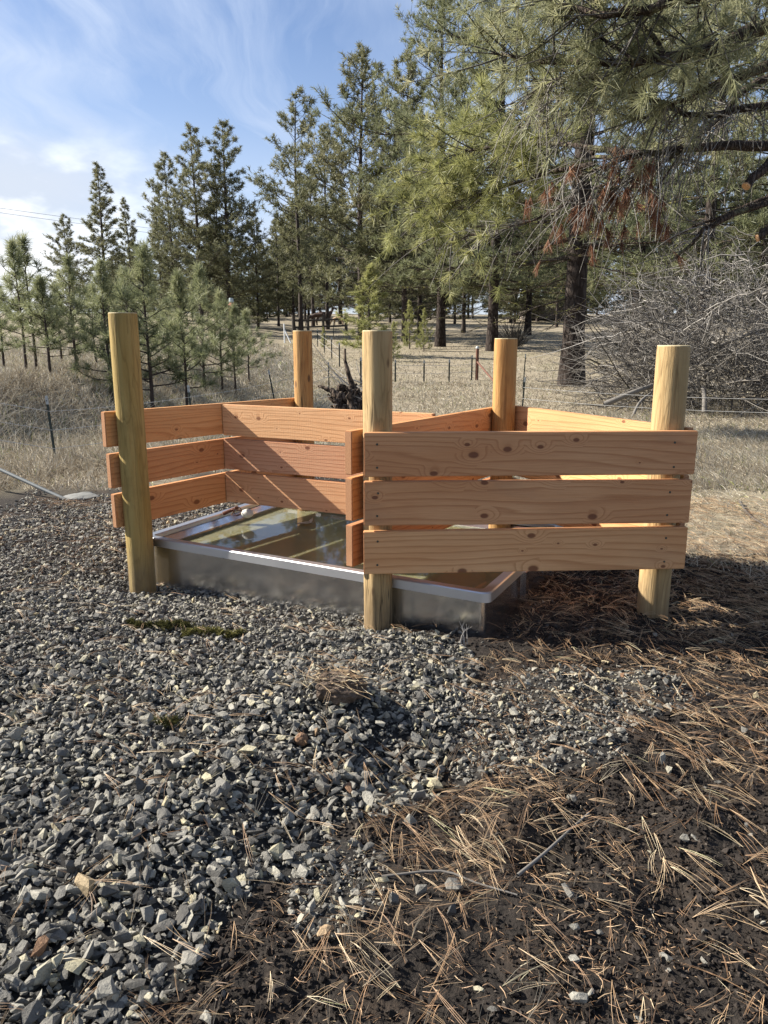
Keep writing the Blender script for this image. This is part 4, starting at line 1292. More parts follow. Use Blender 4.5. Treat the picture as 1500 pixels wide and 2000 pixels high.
# ------------------------------------------------------------------ the overhanging pine at the right
def build_near_pine():
    rng = np.random.default_rng(77)
    bx, by = 8.1, 10.5
    bz = float(zt(bx, by))
    t = thing('pine_tree', (bx, by, bz), 'nearby pine whose long drooping limbs overhang from the right with live and rust dead needles', 'pine tree')
    B = np.array([bx, by, bz])
    zs = np.linspace(0, 1, 12)
    tr = np.stack([0.15 * np.sin(zs * 3), 0.1 * np.sin(zs * 4 + 1), zs * 13 - 0.2 * (zs == 0)], -1)
    V, F = tubes(tr[None], (0.34 * np.interp(zs, [0, 0.04, 1], [1.4, 1, 0.45]))[None], 16)
    np_mesh('trunk', V, F, M['bark'], t, smooth=True)

    limbs = []     # (points, r0, r1)
    fol = {'needle_near': [[], [], []], 'needle_yellow': [[], [], []], 'needle_dead': [[], [], []]}
    twigs_p, twigs_r, twigs_t = [], [], []

    def limb(pix, r0, r1, n=16):
        pts = [wp(*p) for p in pix]
        c = curve_pts(pts, n) - B
        c = c + rng.normal(0, 0.02, c.shape) * np.linspace(0, 1, n)[:, None]
        limbs.append((c, np.linspace(r0, r1, n)))
        return c

    def sub(c, count, l, kind, tr=(0.2, 1.0), droop=0.0, tl=4, dead=False, spread=0.9, r=0.011, up=0.15):
        for i in range(count):
            u = rng.uniform(*tr); k = min(int(u * (len(c) - 1)), len(c) - 2)
            p = c[k] + (c[k + 1] - c[k]) * rng.uniform()
            d = c[k + 1] - c[k]; d /= np.linalg.norm(d)
            dv = d * 0.7 + rng.normal(0, spread, 3) * np.array([1, 1, 0.7]) + np.array([0, 0, up - droop]); dv /= np.linalg.norm(dv)
            L = l * rng.uniform(0.5, 1.25)
            tt = np.linspace(0, 1, 7)
            curl = rng.normal(0, 0.30, 3)
            pts = p + dv[None] * (L * tt)[:, None] + curl[None] * (L * tt * tt)[:, None] + np.array([0, 0, -droop * L + (0.22 * L if not dead else 0)])[None] * (tt ** 2)[:, None]
            twigs_p.append(pts); twigs_r.append(r * np.linspace(1, 0.4, 7) * rng.uniform(0.6, 1.2)); twigs_t.append(0.15 if kind else rng.uniform(0.25, 0.9))
            if kind:
                for uu in np.concatenate([[1.0], rng.uniform(0.55, 1.0, tl - 1)]):
                    kk = min(int(uu * 6), 5)
                    q = pts[kk] + (pts[kk + 1] - pts[kk]) * (uu * 6 - kk)
                    dd = pts[kk + 1] - pts[kk]; dd = dd / np.linalg.norm(dd)
                    if kind == 'needle_dead': dd = np.array([0, 0, -1.0]) + rng.normal(0, 0.25, 3)
                    fol[kind][0].append(q); fol[kind][1].append(dd); fol[kind][2].append(np.clip(rng.normal(0.5, 0.2), 0, 1))
        return
    # big limb crossing the top right corner
    c = limb([(1900, 120, 10.2), (1640, 20, 9.6), (1500, 48, 9.2), (1400, 88, 9.0), (1300, 115, 8.9), (1180, 122, 9.1), (1060, 120, 9.5), (960, 100, 9.9)], 0.11, 0.012)
    sub(c, 80, 0.75, 'needle_near', (0.25, 1.0), 0.15, 3, up=0.1)
    c = limb([(1900, -120, 10.4), (1650, -70, 9.6), (1450, -20, 8.8), (1290, 10, 8.6), (1180, 30, 8.8), (1080, 5, 9.2), (980, -20, 9.6)], 0.085, 0.012)
    sub(c, 75, 0.8, 'needle_near', (0.25, 1), 0.35, 3)
    c = limb([(1300, 115, 8.9), (1268, 60, 8.9), (1200, 20, 9.0), (1110, -20, 9.1)], 0.03, 0.01)
    sub(c, 22, 0.6, 'needle_near', (0.2, 1), 0.0, 3)
    c = limb([(1240, 118, 8.9), (1170, 70, 9.2), (1120, 20, 9.4), (1060, -30, 9.6)], 0.022, 0.008)
    sub(c, 18, 0.6, 'needle_near', (0.2, 1), 0.1, 3)
    c = limb([(1500, 128, 9.3), (1440, 150, 9.3), (1380, 170, 9.4), (1320, 200, 9.5), (1240, 235, 9.7)], 0.06, 0.012)
    sub(c, 20, 0.6, 'needle_near', (0.3, 1), 0.35, 2)
    sub(c, 40, 0.7, None, (0.2, 1), 0.55, dead=True, r=0.007)
    # bare drooping twigs hanging in a tangle
    c = limb([(1900, 200, 10.6), (1500, 205, 10.0), (1380, 225, 9.9), (1260, 190, 9.9), (1130, 150, 10.0), (1040, 175, 10.2)], 0.055, 0.008)
    sub(c, 150, 0.85, None, (0.2, 1), 0.6, dead=True, r=0.008)
    sub(c, 26, 0.6, 'needle_near', (0.6, 1), 0.2, 2)
    # straight brown branch with the rust needles
    c = limb([(1900, 300, 10.8), (1500, 284, 10.2), (1420, 285, 10.0), (1340, 290, 10.0), (1250, 300, 10.2), (1160, 330, 10.4), (1090, 350, 10.6)], 0.075, 0.014)
    sub(c, 90, 0.7, None, (0.45, 1), 0.55, dead=True, r=0.008)
    sub(c, 16, 0.6, 'needle_dead', (0.5, 1), 0.6, 3, dead=True, r=0.007)
    c = limb([(1340, 290, 10.0), (1270, 330, 10.1), (1200, 370, 10.3), (1130, 400, 10.5)], 0.03, 0.009)
    sub(c, 14, 0.45, 'needle_dead', (0.1, 1), 0.6, 3, dead=True, r=0.007)
    sub(c, 50, 0.7, None, (0.1, 1), 0.5, dead=True, r=0.007)
    c = limb([(1330, 300, 10.0), (1290, 360, 10.0), (1265, 400, 10.1), (1250, 430, 10.2)], 0.016, 0.005, 10)
    sub(c, 6, 0.25, 'needle_dead', (0.2, 1), 0.9, 2, dead=True, r=0.005)
    # yellow-green bough further left
    c = limb([(1250, 300, 10.2), (1120, 285, 11.2), (1000, 280, 12.0), (910, 300, 12.6), (840, 340, 13.0)], 0.04, 0.012)
    sub(c, 70, 0.8, 'needle_yellow', (0.25, 1), 0.25, 4, spread=0.8)
    c = limb([(1160, 320, 11.0), (1060, 340, 11.8), (960, 370, 12.5), (870, 400, 13.0), (800, 410, 13.4)], 0.035, 0.010)
    sub(c, 75, 0.8, 'needle_yellow', (0.2, 1), 0.25, 4, spread=0.8)
    c = limb([(1160, 300, 11.4), (1080, 250, 12.2), (990, 235, 12.8), (900, 260, 13.4)], 0.03, 0.010)
    sub(c, 45, 0.75, 'needle_yellow', (0.3, 1), 0.2, 4, spread=0.7)
    c = limb([(1120, 390, 11.2), (1040, 430, 11.6), (940, 455, 12.0), (850, 470, 12.6)], 0.022, 0.007)
    sub(c, 45, 0.75, None, (0.1, 1), 0.3, dead=True, r=0.007)
    sub(c, 14, 0.6, 'needle_yellow', (0.4, 1), 0.2, 2)
    # lower right limbs: broken and sawn
    c = limb([(1900, 300, 11.0), (1560, 380, 10.2), (1500, 395, 10.0), (1420, 425, 10.0), (1375, 450, 10.0), (1350, 478, 10.0), (1322, 503, 10.0)], 0.055, 0.016)
    sub(c, 22, 0.6, None, (0.5, 1), 0.2, dead=True, r=0.008)
    c = limb([(1900, 330, 11.2), (1560, 355, 10.4), (1500, 385, 10.2), (1440, 410, 10.2), (1370, 440, 10.3), (1290, 470, 10.4), (1190, 480, 10.7)], 0.04, 0.007)
    sub(c, 26, 0.6, None, (0.4, 1), 0.1, dead=True, r=0.007)
    st1 = limb([(1900, 280, 11.2), (1560, 290, 10.0), (1500, 322, 9.7), (1452, 366, 9.6)], 0.075, 0.048, 10)
    st2 = limb([(1900, 400, 11.4), (1560, 435, 10.0), (1500, 450, 9.6), (1478, 460, 9.55)], 0.06, 0.042, 10)
    c = limb([(1900, 60, 11.0), (1500, 150, 10.8), (1400, 240, 10.8), (1330, 280, 11.0), (1270, 300, 11.2)], 0.06, 0.012)
    sub(c, 60, 0.8, None, (0.2, 1), 0.35, dead=True, r=0.008)
    sub(c, 24, 0.6, 'needle_near', (0.2, 0.8), 0.2, 2)
    for (a, b, n1, n2, kd) in ((1330, 0, 36, 0.9, 'needle_near'),):
        c = limb([(1900, -300, 11.5), (1600, -200, 10.5), (1430, -40, 10.0), (1330, 60, 9.9), (1250, 90, 10.0)], 0.05, 0.01)
        sub(c, 60, 0.8, kd, (0.3, 1), 0.3, 3)
    wood = [tubes(c[None], r[None], 9) for c, r in limbs]
    V, F = join(wood)
    np_mesh('limbs', V, F, M['limb'], t, smooth=True)
    Vt, Ft = tubes(np.array(twigs_p), np.array(twigs_r), 4)
    np_mesh('twigs', Vt, Ft, M['twig'], t, {'tint': np.repeat(np.clip(np.array(twigs_t) * 0.75, 0, 1), 28)}, smooth=True)
    for kd, nm, lb, ln, K, w in (('needle_near', 'green_needles', 'long grey green needle tufts on the upper limbs', 0.21, 28, 0.0075), ('needle_yellow', 'yellow_green_needles', 'yellow green needle tufts on the leftmost bough', 0.20, 28, 0.0085), ('needle_dead', 'dead_needles', 'hanging rust brown dead needle tufts', 0.20, 40, 0.006)):
        P, D, T = (np.array(a) for a in fol[kd])
        n = len(P)
        V, q, tt = tuft_blades(P, D, ln * rng.uniform(0.75, 1.15, n), w, K, rng, T, 0.75 if kd != 'needle_dead' else 1.9)
        o = np_mesh(nm, V, q, M[kd], t, {'tint': tt}); o['label'] = lb
    for c, r in ((st1, 0.048), (st2, 0.042)):
        bm = bmesh.new(); bmesh.ops.create_cone(bm, cap_ends=True, segments=14, radius1=r * 1.02, radius2=r * 1.0, depth=0.02)
        d = Vector(c[-1] - c[-2])
        bm_obj('sawn_end', bm, M['cut_wood'], t, tuple(c[-1]), rot=d.to_track_quat('Z', 'Y').to_euler())


build_near_pine()


# ------------------------------------------------------------------ brush pile and other natural things
def build_brush():
    rng = np.random.default_rng(55)
    cx, cy = 7.75, 16.6
    t = thing('brush_pile', (cx, cy, float(zt(cx, cy))), 'tall tangled pile of grey leafless branches at right behind the fence', 'brush pile')
    N = 3400
    S = 7
    th = rng.uniform(0, 6.283, N); rr = np.sqrt(rng.uniform(size=N))
    x = 3.1 * rr * np.cos(th); y = 1.9 * rr * np.sin(th)
    hmax = 3.45 * np.clip(1 - (np.abs(x + 0.3) / 4.0) ** 2.0, 0.1, 1) * np.clip(1 - (y / 2.6) ** 2, 0.2, 1)
    z = hmax * rng.beta(1.2, 1.5, N)
    L = rng.uniform(0.5, 1.7, N) * np.where(z > 1.2, 0.75, 1.0)
    a = th + rng.normal(0, 0.9, N); e = rng.normal(0.30, 0.42, N)
    D = np.stack([np.cos(a) * np.cos(e), np.sin(a) * np.cos(e), np.sin(e)], -1)
    tt = np.linspace(0, 1, S)
    curl = rng.normal(0, 0.3, (N, 3)) + np.array([0, 0, -0.05])
    P = np.stack([x, y, z], -1)[:, None, :] + D[:, None, :] * (L[:, None] * tt)[:, :, None] + curl[:, None, :] * (L[:, None] * tt ** 2)[:, :, None] + rng.normal(0, 0.025, (N, S, 3))
    P[:, :, 2] = np.maximum(P[:, :, 2], 0.02)
    r0 = np.clip(rng.lognormal(math.log(0.009), 0.45, N), 0.004, 0.04)
    Rr = r0[:, None] * np.linspace(1, 0.3, S)[None]
    V, q = tubes(P, Rr, 4)
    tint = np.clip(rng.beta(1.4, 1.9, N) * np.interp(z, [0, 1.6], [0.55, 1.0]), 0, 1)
    np_mesh('branches', V, q, M['twig'], t, {'tint': np.repeat(tint, S * 4)}, smooth=True)
    # sub-twigs
    k = rng.integers(0, N, 5200); j = rng.integers(2, S, 5200)
    p0 = P[k, j]
    d2 = rng.normal(size=(5200, 3)) + np.array([0, 0, 0.35]); d2 /= np.linalg.norm(d2, axis=1)[:, None]
    l2 = rng.uniform(0.12, 0.5, 5200)
    t4 = np.linspace(0, 1, 4)
    P2 = p0[:, None, :] + d2[:, None, :] * (l2[:, None] * t4)[:, :, None] + rng.normal(0, 0.18, (5200, 1, 3)) * (l2[:, None] * t4 ** 2)[:, :, None]
    V, q = tubes(P2, np.repeat(np.linspace(0.005, 0.002, 4)[None], 5200, 0), 3)
    np_mesh('twigs', V, q, M['twig'], t, {'tint': np.repeat(np.clip(tint[k] + 0.1, 0, 1), 12)}, smooth=True)
    # thicker pale logs
    for pix, r in (([(1180, 790, 15.2), (1240, 765, 15.2), (1300, 745, 15.6)], 0.06), ([(1376, 805, 14.6), (1376, 775, 14.7), (1372, 755, 15.0)], 0.05), ([(1500, 640, 15.5), (1430, 665, 15.3), (1350, 700, 15.2)], 0.035), ([(1235, 815, 14.6), (1250, 785, 14.8), (1275, 765, 15.3)], 0.03)):
        c = curve_pts([wp(*p) for p in pix], 8) - np.array(t.location)
        V, q = tubes(c[None], np.linspace(r, r * 0.7, 8)[None], 9)
        np_mesh('log', V, q, M['twig'], t, {'tint': np.full(len(V), 0.4)}, smooth=True)
    # small leafless shrub further back
    cx, cy = wp(1003, 690, 46)[:2]
    s = thing('bare_shrub', (cx, cy, float(zt(cx, cy))), 'small rounded leafless shrub in the meadow right of the lichen covered pine', 'shrub')
    P = []
    Rr = []
    for i in range(150):
        a = rng.uniform(0, 6.28); e = rng.uniform(0.35, 1.4)
        d = np.array([math.cos(a) * math.cos(e), math.sin(a) * math.cos(e), math.sin(e)])
        l = rng.uniform(0.8, 1.6)
        st = d * rng.uniform(0, 0.5)
        P.append(st + d[None] * (l * np.linspace(0, 1, 6))[:, None] + rng.normal(0, 0.05, (6, 3))); Rr.append(np.linspace(0.025, 0.01, 6))
    V, q = tubes(np.array(P), np.array(Rr), 3)
    np_mesh('branches', V, q, M['twig'], s, {'tint': np.full(len(V), 0.2)})


build_brush()


def build_rootwad():
    rng = np.random.default_rng(66)
    c0 = gp(690, 792)
    cx, cy = c0[0], 13.5
    cx = wp(690, 800, cy)[0]
    t = thing('root_wad', (cx, cy, float(zt(cx, cy))), 'dark gnarled upturned stump with bare roots beyond the divider boards', 'stump')
    P, Rr = [], []
    for i in range(36):
        a = rng.uniform(-0.6, 3.7); e = rng.uniform(-0.2, 1.25)
        d = np.array([math.cos(a) * math.cos(e), 0.5 * math.sin(a) * math.cos(e), math.sin(e)])
        l = rng.uniform(0.22, 0.55)
        b = rng.normal(0, 0.14, 3) + np.array([0, 0, 0.28])
        tt = np.linspace(0, 1, 8)
        P.append(b + d[None] * (l * tt)[:, None] + rng.normal(0, 0.25, 3)[None] * (l * tt ** 2)[:, None] + rng.normal(0, 0.018, (8, 3))); Rr.append(np.linspace(rng.uniform(0.07, 0.15), 0.018, 8))
    V, q = tubes(np.array(P), np.array(Rr), 7)
    np_mesh('roots', V, q, M['root'], t, smooth=True)
    pts = [(-0.8, 0.1, 0.0), (-0.4, 0, 0.12), (0, 0, 0.25), (0.25, 0.0, 0.30)]
    c = curve_pts(pts, 12)
    K = 14
    V, q = tubes(c[None], np.interp(np.linspace(0, 1, 12), [0, 0.7, 1], [0.05, 0.2, 0.27])[None], K)
    V = V + 0.05 * np.stack([fbm(V[:, 0] * 8, V[:, 2] * 8, 3, 1), fbm(V[:, 1] * 8, V[:, 2] * 8, 3, 2), fbm(V[:, 0] * 8, V[:, 1] * 8, 3, 3)], -1) * 2
    np_mesh('stump', V, q, M['root'], t, smooth=True)
    # branch tangle lying over it
    P, Rr = [], []
    for i in range(26):
        a = rng.uniform(1.7, 3.3); l = rng.uniform(0.5, 1.3)
        d = np.array([math.cos(a) * 0.8, rng.normal(0, 0.3), rng.uniform(0.2, 0.9)])
        tt = np.linspace(0, 1, 6)
        P.append(np.array([0.35, 0.3, 0.2]) + rng.normal(0, 0.15, 3) + d[None] * (l * tt)[:, None] + rng.normal(0, 0.2, 3)[None] * (l * tt ** 2)[:, None]); Rr.append(np.linspace(0.012, 0.004, 6))
    V, q = tubes(np.array(P), np.array(Rr), 4)
    np_mesh('twigs', V, q, M['twig'], t, {'tint': np.full(len(V), 0.85)}, smooth=True)


build_rootwad()


def tpost(parent, rel, h, lean=(0, 0), tip=True, mat='iron', w=0.030):
    """T-section steel post: flange, web and pale tip"""
    bm = bmesh.new()
    for (sx, sy, ox, oy) in ((w, 0.005, 0, 0), (0.005, w * 0.9, 0, w * 0.45 + 0.0028)):
        r = bmesh.ops.create_cube(bm, size=1.0)
        bmesh.ops.scale(bm, vec=(sx, sy, h + 0.25), verts=r['verts'])
        bmesh.ops.translate(bm, vec=(ox, oy, h / 2 - 0.125), verts=r['verts'])
    for k in range(int(h / 0.055)):
        r = bmesh.ops.create_cube(bm, size=1.0)
        bmesh.ops.scale(bm, vec=(0.012, 0.006, 0.012), verts=r['verts'])
        bmesh.ops.translate(bm, vec=(0, -0.0055, 0.05 + k * 0.055), verts=r['verts'])
    o = bm_obj('post', bm, M[mat], parent, rel, rot=(lean[1], lean[0], 0))
    if tip:
        bm = bmesh.new()
        r = bmesh.ops.create_cube(bm, size=1.0)
        bmesh.ops.scale(bm, vec=(w + 0.003, 0.010, 0.10), verts=r['verts'])
        bmesh.ops.translate(bm, vec=(0, 0, h - 0.048), verts=r['verts'])
        bm_obj('pale_tip', bm, M['iron_tip'], o)
    return o


def wire_obj(parent, pts, r, sag=0.03, barbs=True):
    pts = np.array(pts, float)
    out = []
    for a, b in zip(pts[:-1], pts[1:]):
        m = 10
        tt = np.linspace(0, 1, m)
        c = a + (b - a) * tt[:, None]; c[:, 2] -= sag * 4 * tt * (1 - tt)
        out.append(c if len(out) == 0 else c[1:])
    c = np.concatenate(out)
    parts = [tubes(c[None], np.full((1, len(c)), r), 4)]
    if barbs:
        L = np.concatenate([[0], np.cumsum(np.linalg.norm(np.diff(c, axis=0), axis=1))])
        for s in np.arange(0.1, L[-1], 0.13):
            p = np.array([np.interp(s, L, c[:, k]) for k in range(3)])
            parts.append(tubes(np.array([[p + [0, 0, -0.018], p + [0.004, 0, 0.018]]]), np.full((1, 2), r * 0.9), 3))
    V, q = join(parts)
    return np_mesh('wire', V, q, M['wire'], parent, smooth=True)


def build_wire_fences():
    # near fence at the left
    b = np.array([-3.92, 9.1, 0.0])
    f = thing('wire_fence', tuple(b), 'sagging barbed wire fence on dark steel posts along the foot of the left bank', 'wire fence')
    posts = [((-6.6, 8.5), 0.85, (0, 0)), ((-3.92, 9.1), 0.82, (-0.05, 0)), ((-2.72, 11.0), 0.80, (-0.06, 0)), ((-2.15, 15.5), 0.88, (-0.16, 0)), ((-1.45, 20.5), 0.80, (0, 0))]
    tops = []
    for (p, h, ln) in posts:
        z = float(zt(*p))
        tpost(f, (p[0] - b[0], p[1] - b[1], z), h, ln)
        tops.append((p[0] - b[0], p[1] - b[1], z))
    for hh in (0.20, 0.42, 0.64):
        wire_obj(f, [np.array(t) + [0, -0.02, hh] for t in tops], 0.0032, 0.02)
    # fence across the meadow
    rows = [(828, 746, 0.72), (877, 745, 0.74), (921, 742, 0.80), (931, 742, 0.95), (1000, 760, 0.6)]
    b = gp(877, 745)
    f2 = thing('wire_fence', tuple(b), 'row of thin steel posts with faint wire crossing the meadow behind the middle post', 'wire fence')
    pts = []
    for (px, py, h) in [(705, 757, 0.86), (736, 750, 0.85), (772, 748, 0.72), (828, 746, 0.72), (877, 745, 0.74), (921, 742, 0.85)]:
        p = gp(px, py)
        z = float(zt(p[0], p[1]))
        tpost(f2, (p[0] - b[0], p[1] - b[1], z), h, w=0.05)
        pts.append(np.array([p[0] - b[0], p[1] - b[1], z]))
    p = gp(931, 742)
    bm = bmesh.new(); bmesh.ops.create_cone(bm, cap_ends=True, segments=12, radius1=0.055, radius2=0.055, depth=1.3)
    o = bm_obj('corner_pipe', bm, M['rust_pipe'], f2, (p[0] - b[0], p[1] - b[1], 0.42), smooth=False)
    bm = bmesh.new(); bmesh.ops.create_uvsphere(bm, u_segments=12, v_segments=8, radius=0.065)
    bm_obj('pipe_cap', bm, M['iron_tip'], o, (0, 0, 0.66), smooth=True)
    e = gp(968, 752)
    c = np.array([[p[0] - b[0], p[1] - b[1], 0.62], [e[0] - b[0], e[1] - b[1], 0.05]])
    V, q = tubes(c[None], np.full((1, 2), 0.03), 8)
    np_mesh('brace', V, q, M['rust_pipe'], f2)
    pts.append(np.array([p[0] - b[0], p[1] - b[1], 0]))
    for hh in (0.3, 0.55):
        wire_obj(f2, [q + [0, 0, hh] for q in pts], 0.006, 0.01, False)
    # far row running away up the meadow
    b = np.array([*gp(662, 705)[:2], 0])
    f3 = thing('wire_fence', tuple(b), 'far line of thin steel posts receding up the meadow beside the back left post', 'wire fence')
    pts = []
    for (px, d) in [(663, 34), (648, 38.5), (634, 43), (621, 48), (652, 60)]:
        x = wp(px, 700, d)[0]
        z = float(zt(x, d))
        tpost(f3, (x - b[0], d - b[1], z), 1.05, w=0.055)
        pts.append(np.array([x - b[0], d - b[1], z]))
    for hh in (0.4, 0.8):
        wire_obj(f3, [q + [0, 0, hh] for q in pts[:4]], 0.008, 0.02, False)
    # single posts by the right back corner
    p = wp(1020, 790, 15.5)
    f4 = thing('wire_fence', (p[0], p[1], float(zt(p[0], p[1]))), 'wire strands and one pale topped steel post between back right post and brush pile', 'wire fence')
    tpost(f4, (0, 0, 0), 0.70, (0.05, 0))
    q0 = wp(1024, 690, 22)
    tpost(f4, (q0[0] - p[0], q0[1] - p[1], 0), 1.0, (0.04, 0))
    q1 = wp(1560, 770, 12.5)
    tpost(f4, (q1[0] - p[0], q1[1] - p[1], 0), 0.85)
    for hh in (0.28, 0.5):
        wire_obj(f4, [np.array([0, 0, hh]), np.array([q1[0] - p[0], q1[1] - p[1], hh])], 0.004, 0.05, False)


build_wire_fences()


def build_rails():
    # weathered rail fence in front of the horses
    d = 66.0
    a = wp(573, 640, d); b_ = wp(676, 633, d + 2)
    z0 = float(zt(a[0], d))
    t = thing('rail_fence', (a[0], a[1], z0), 'weathered wooden rail fence in front of the grazing horses', 'rail fence')
    for i, u in enumerate((0, 0.27, 0.56, 1.0)):
        x = (b_[0] - a[0]) * u; y = (b_[1] - a[1]) * u
        bm = bmesh.new(); bmesh.ops.create_cone(bm, cap_ends=True, segments=10, radius1=0.14, radius2=0.12, depth=1.7)
        bm_obj('rail_post', bm, M['rail'], t, (x, y, 0.6 + float(zt(a[0] + x, a[1] + y)) - z0))
    for zz in (0.45, 1.0):
        c = np.array([[0, 0, zz], [(b_[0] - a[0]) * .5, (b_[1] - a[1]) * .5, zz + 0.08], [b_[0] - a[0], b_[1] - a[1], zz + 0.18]])
        V, q = tubes(curve_pts(c, 8)[None], np.full((1, 8), 0.075), 8)
        np_mesh('rail', V, q, M['rail'], t)
    # white gate pipe with brace
    d = 52
    p = wp(556, 668, d)
    t = thing('brace_post', (p[0], d, float(zt(p[0], d))), 'white pipe post with diagonal brace left of the back left fence post', 'post')
    V, q = tubes(np.array([[[0, 0, -0.1], [0, 0, 1.25]]]), np.full((1, 2), 0.05), 10); np_mesh('upright', V, q, M['white_pipe'], t)
    V, q = tubes(np.array([[[0.02, 0, 0.85], [0.45, -0.3, 0.0]]]), np.full((1, 2), 0.045), 10); np_mesh('diagonal', V, q, M['white_pipe'], t)
    # dead branch end standing in the grass
    # power lines far left
    t = thing('power_line', (*wp(-60, 400, 70)[:2], 0), 'two thin dark overhead wires crossing the sky at left', 'power line')
    o = np.array(t.location)
    for (y0, y1, d0, d1) in ((403, 480, 70, 110), (412, 488, 70, 110)):
        P = curve_pts([wp(-60, y0 - 5, d0), wp(150, y0 + 24, d0 + 8), wp(420, y0 + 58, d0 + 22), wp(660, y1 + 4, d1)], 20) - o
        V, q = tubes(P[None], np.full((1, 20), 0.015), 5); np_mesh('cable', V, q, M['cable'], t)


build_rails()


def skin_body(name, joints, edges, mat, parent=None, root=0, sub=2):
    """one continuous body grown over a jointed skeleton: joints = [(x,y,z,r)]"""
    me = bpy.data.meshes.new(name)
    me.from_pydata([j[:3] for j in joints], edges, []); me.update()
    o = bpy.data.objects.new(name, me); link(o, parent)
    md = o.modifiers.new('skin', 'SKIN')
    sv = me.skin_vertices[0].data
    for i, j in enumerate(joints):
        r = j[3]
        sv[i].radius = (r, r)
        sv[i].use_root = (i == root)
    md.use_smooth_shade = True
    sb = o.modifiers.new('sub', 'SUBSURF'); sb.levels = sub; sb.render_levels = sub
    me.materials.append(mat)
    return o


def build_animals():
    def quad(name, loc, rz, label, cat, mat, mane, s=1.0, graze=True):
        t = thing(name, loc, label, cat, rz=rz)
        t.scale = (s, s, s)
        J = [(0, 0, 1.20, 0.24), (0.45, 0, 1.15, 0.27), (-0.45, 0, 1.22, 0.25), (-0.70, 0, 1.20, 0.20), (0.70, 0, 1.22, 0.22)]
        E = [(0, 1), (0, 2), (2, 3), (1, 4)]
        if graze: nk = [(0.98, 0, 1.02, 0.15), (1.20, 0, 0.66, 0.11), (1.26, 0, 0.46, 0.12), (1.36, 0, 0.22, 0.075), (1.38, 0, 0.12, 0.06)]
        else: nk = [(0.95, 0, 1.50, 0.15), (1.12, 0, 1.78, 0.115), (1.22, 0, 1.80, 0.12), (1.45, 0, 1.66, 0.08), (1.55, 0, 1.60, 0.065)]
        k0 = len(J); J += nk
        E += [(4, k0)] + [(k0 + i, k0 + i + 1) for i in range(len(nk) - 1)]
        for sy in (-0.16, 0.16):      # forelegs
            k = len(J); J += [(0.62, sy, 0.92, 0.13), (0.63, sy, 0.52, 0.062), (0.62, sy, 0.12, 0.045), (0.66, sy, 0.03, 0.06)]
            E += [(4, k), (k, k + 1), (k + 1, k + 2), (k + 2, k + 3)]
        for sy in (-0.17, 0.17):      # hind legs with stifle and hock
            k = len(J); J += [(-0.55, sy, 0.92, 0.16), (-0.78, sy, 0.52, 0.065), (-0.72, sy, 0.14, 0.045), (-0.68, sy, 0.03, 0.06)]
            E += [(3, k), (k, k + 1), (k + 1, k + 2), (k + 2, k + 3)]
        skin_body('body', J, E, mat, t)
        P = curve_pts([(-0.86, 0, 1.25), (-1.0, 0, 1.05), (-0.98, 0, 0.7), (-0.93, 0, 0.45)], 8)
        V, q = tubes(P[None], np.array([[0.03, 0.05, 0.06, 0.065, 0.06, 0.05, 0.03, 0.01]]), 8)
        np_mesh('tail', V, q, mane, t, smooth=True)
        if mane is not mat:
            n0 = np.array(nk[0][:3]) + [-.05, 0, 0.15]; n1 = np.array(nk[2][:3]) + ([-.08, 0, 0.12] if graze else [-.1, 0, .1])
            V, q = tubes(np.array([[n0, (n0 + n1) / 2 + [-0.03, 0, 0.05], n1]]), np.array([[0.05, 0.07, 0.05]]), 8)
            np_mesh('mane', V, q, mane, t, smooth=True)
    d = 76
    for (px, lab, rz, g) in ((623, 'dark brown horse standing under the pines behind the rail fence, head lowered', 3.0, True), (632, 'dark brown horse behind the rail fence, right of the other brown horse', 0.4, False)):
        p = wp(px, 640, d); x = p[0]
        quad('horse', (x, d, float(zt(x, d))), rz, lab, 'horse', M['horse'], M['mane'], 0.95, g)
        d += 2.5
    p = wp(661, 640, 78); x = p[0]
    quad('calf', (x, 78, float(zt(x, 78))), 2.9, 'small pale tan animal grazing right of the brown horses', 'animal', M['tan'], M['tan'], 0.62, True)


build_animals()


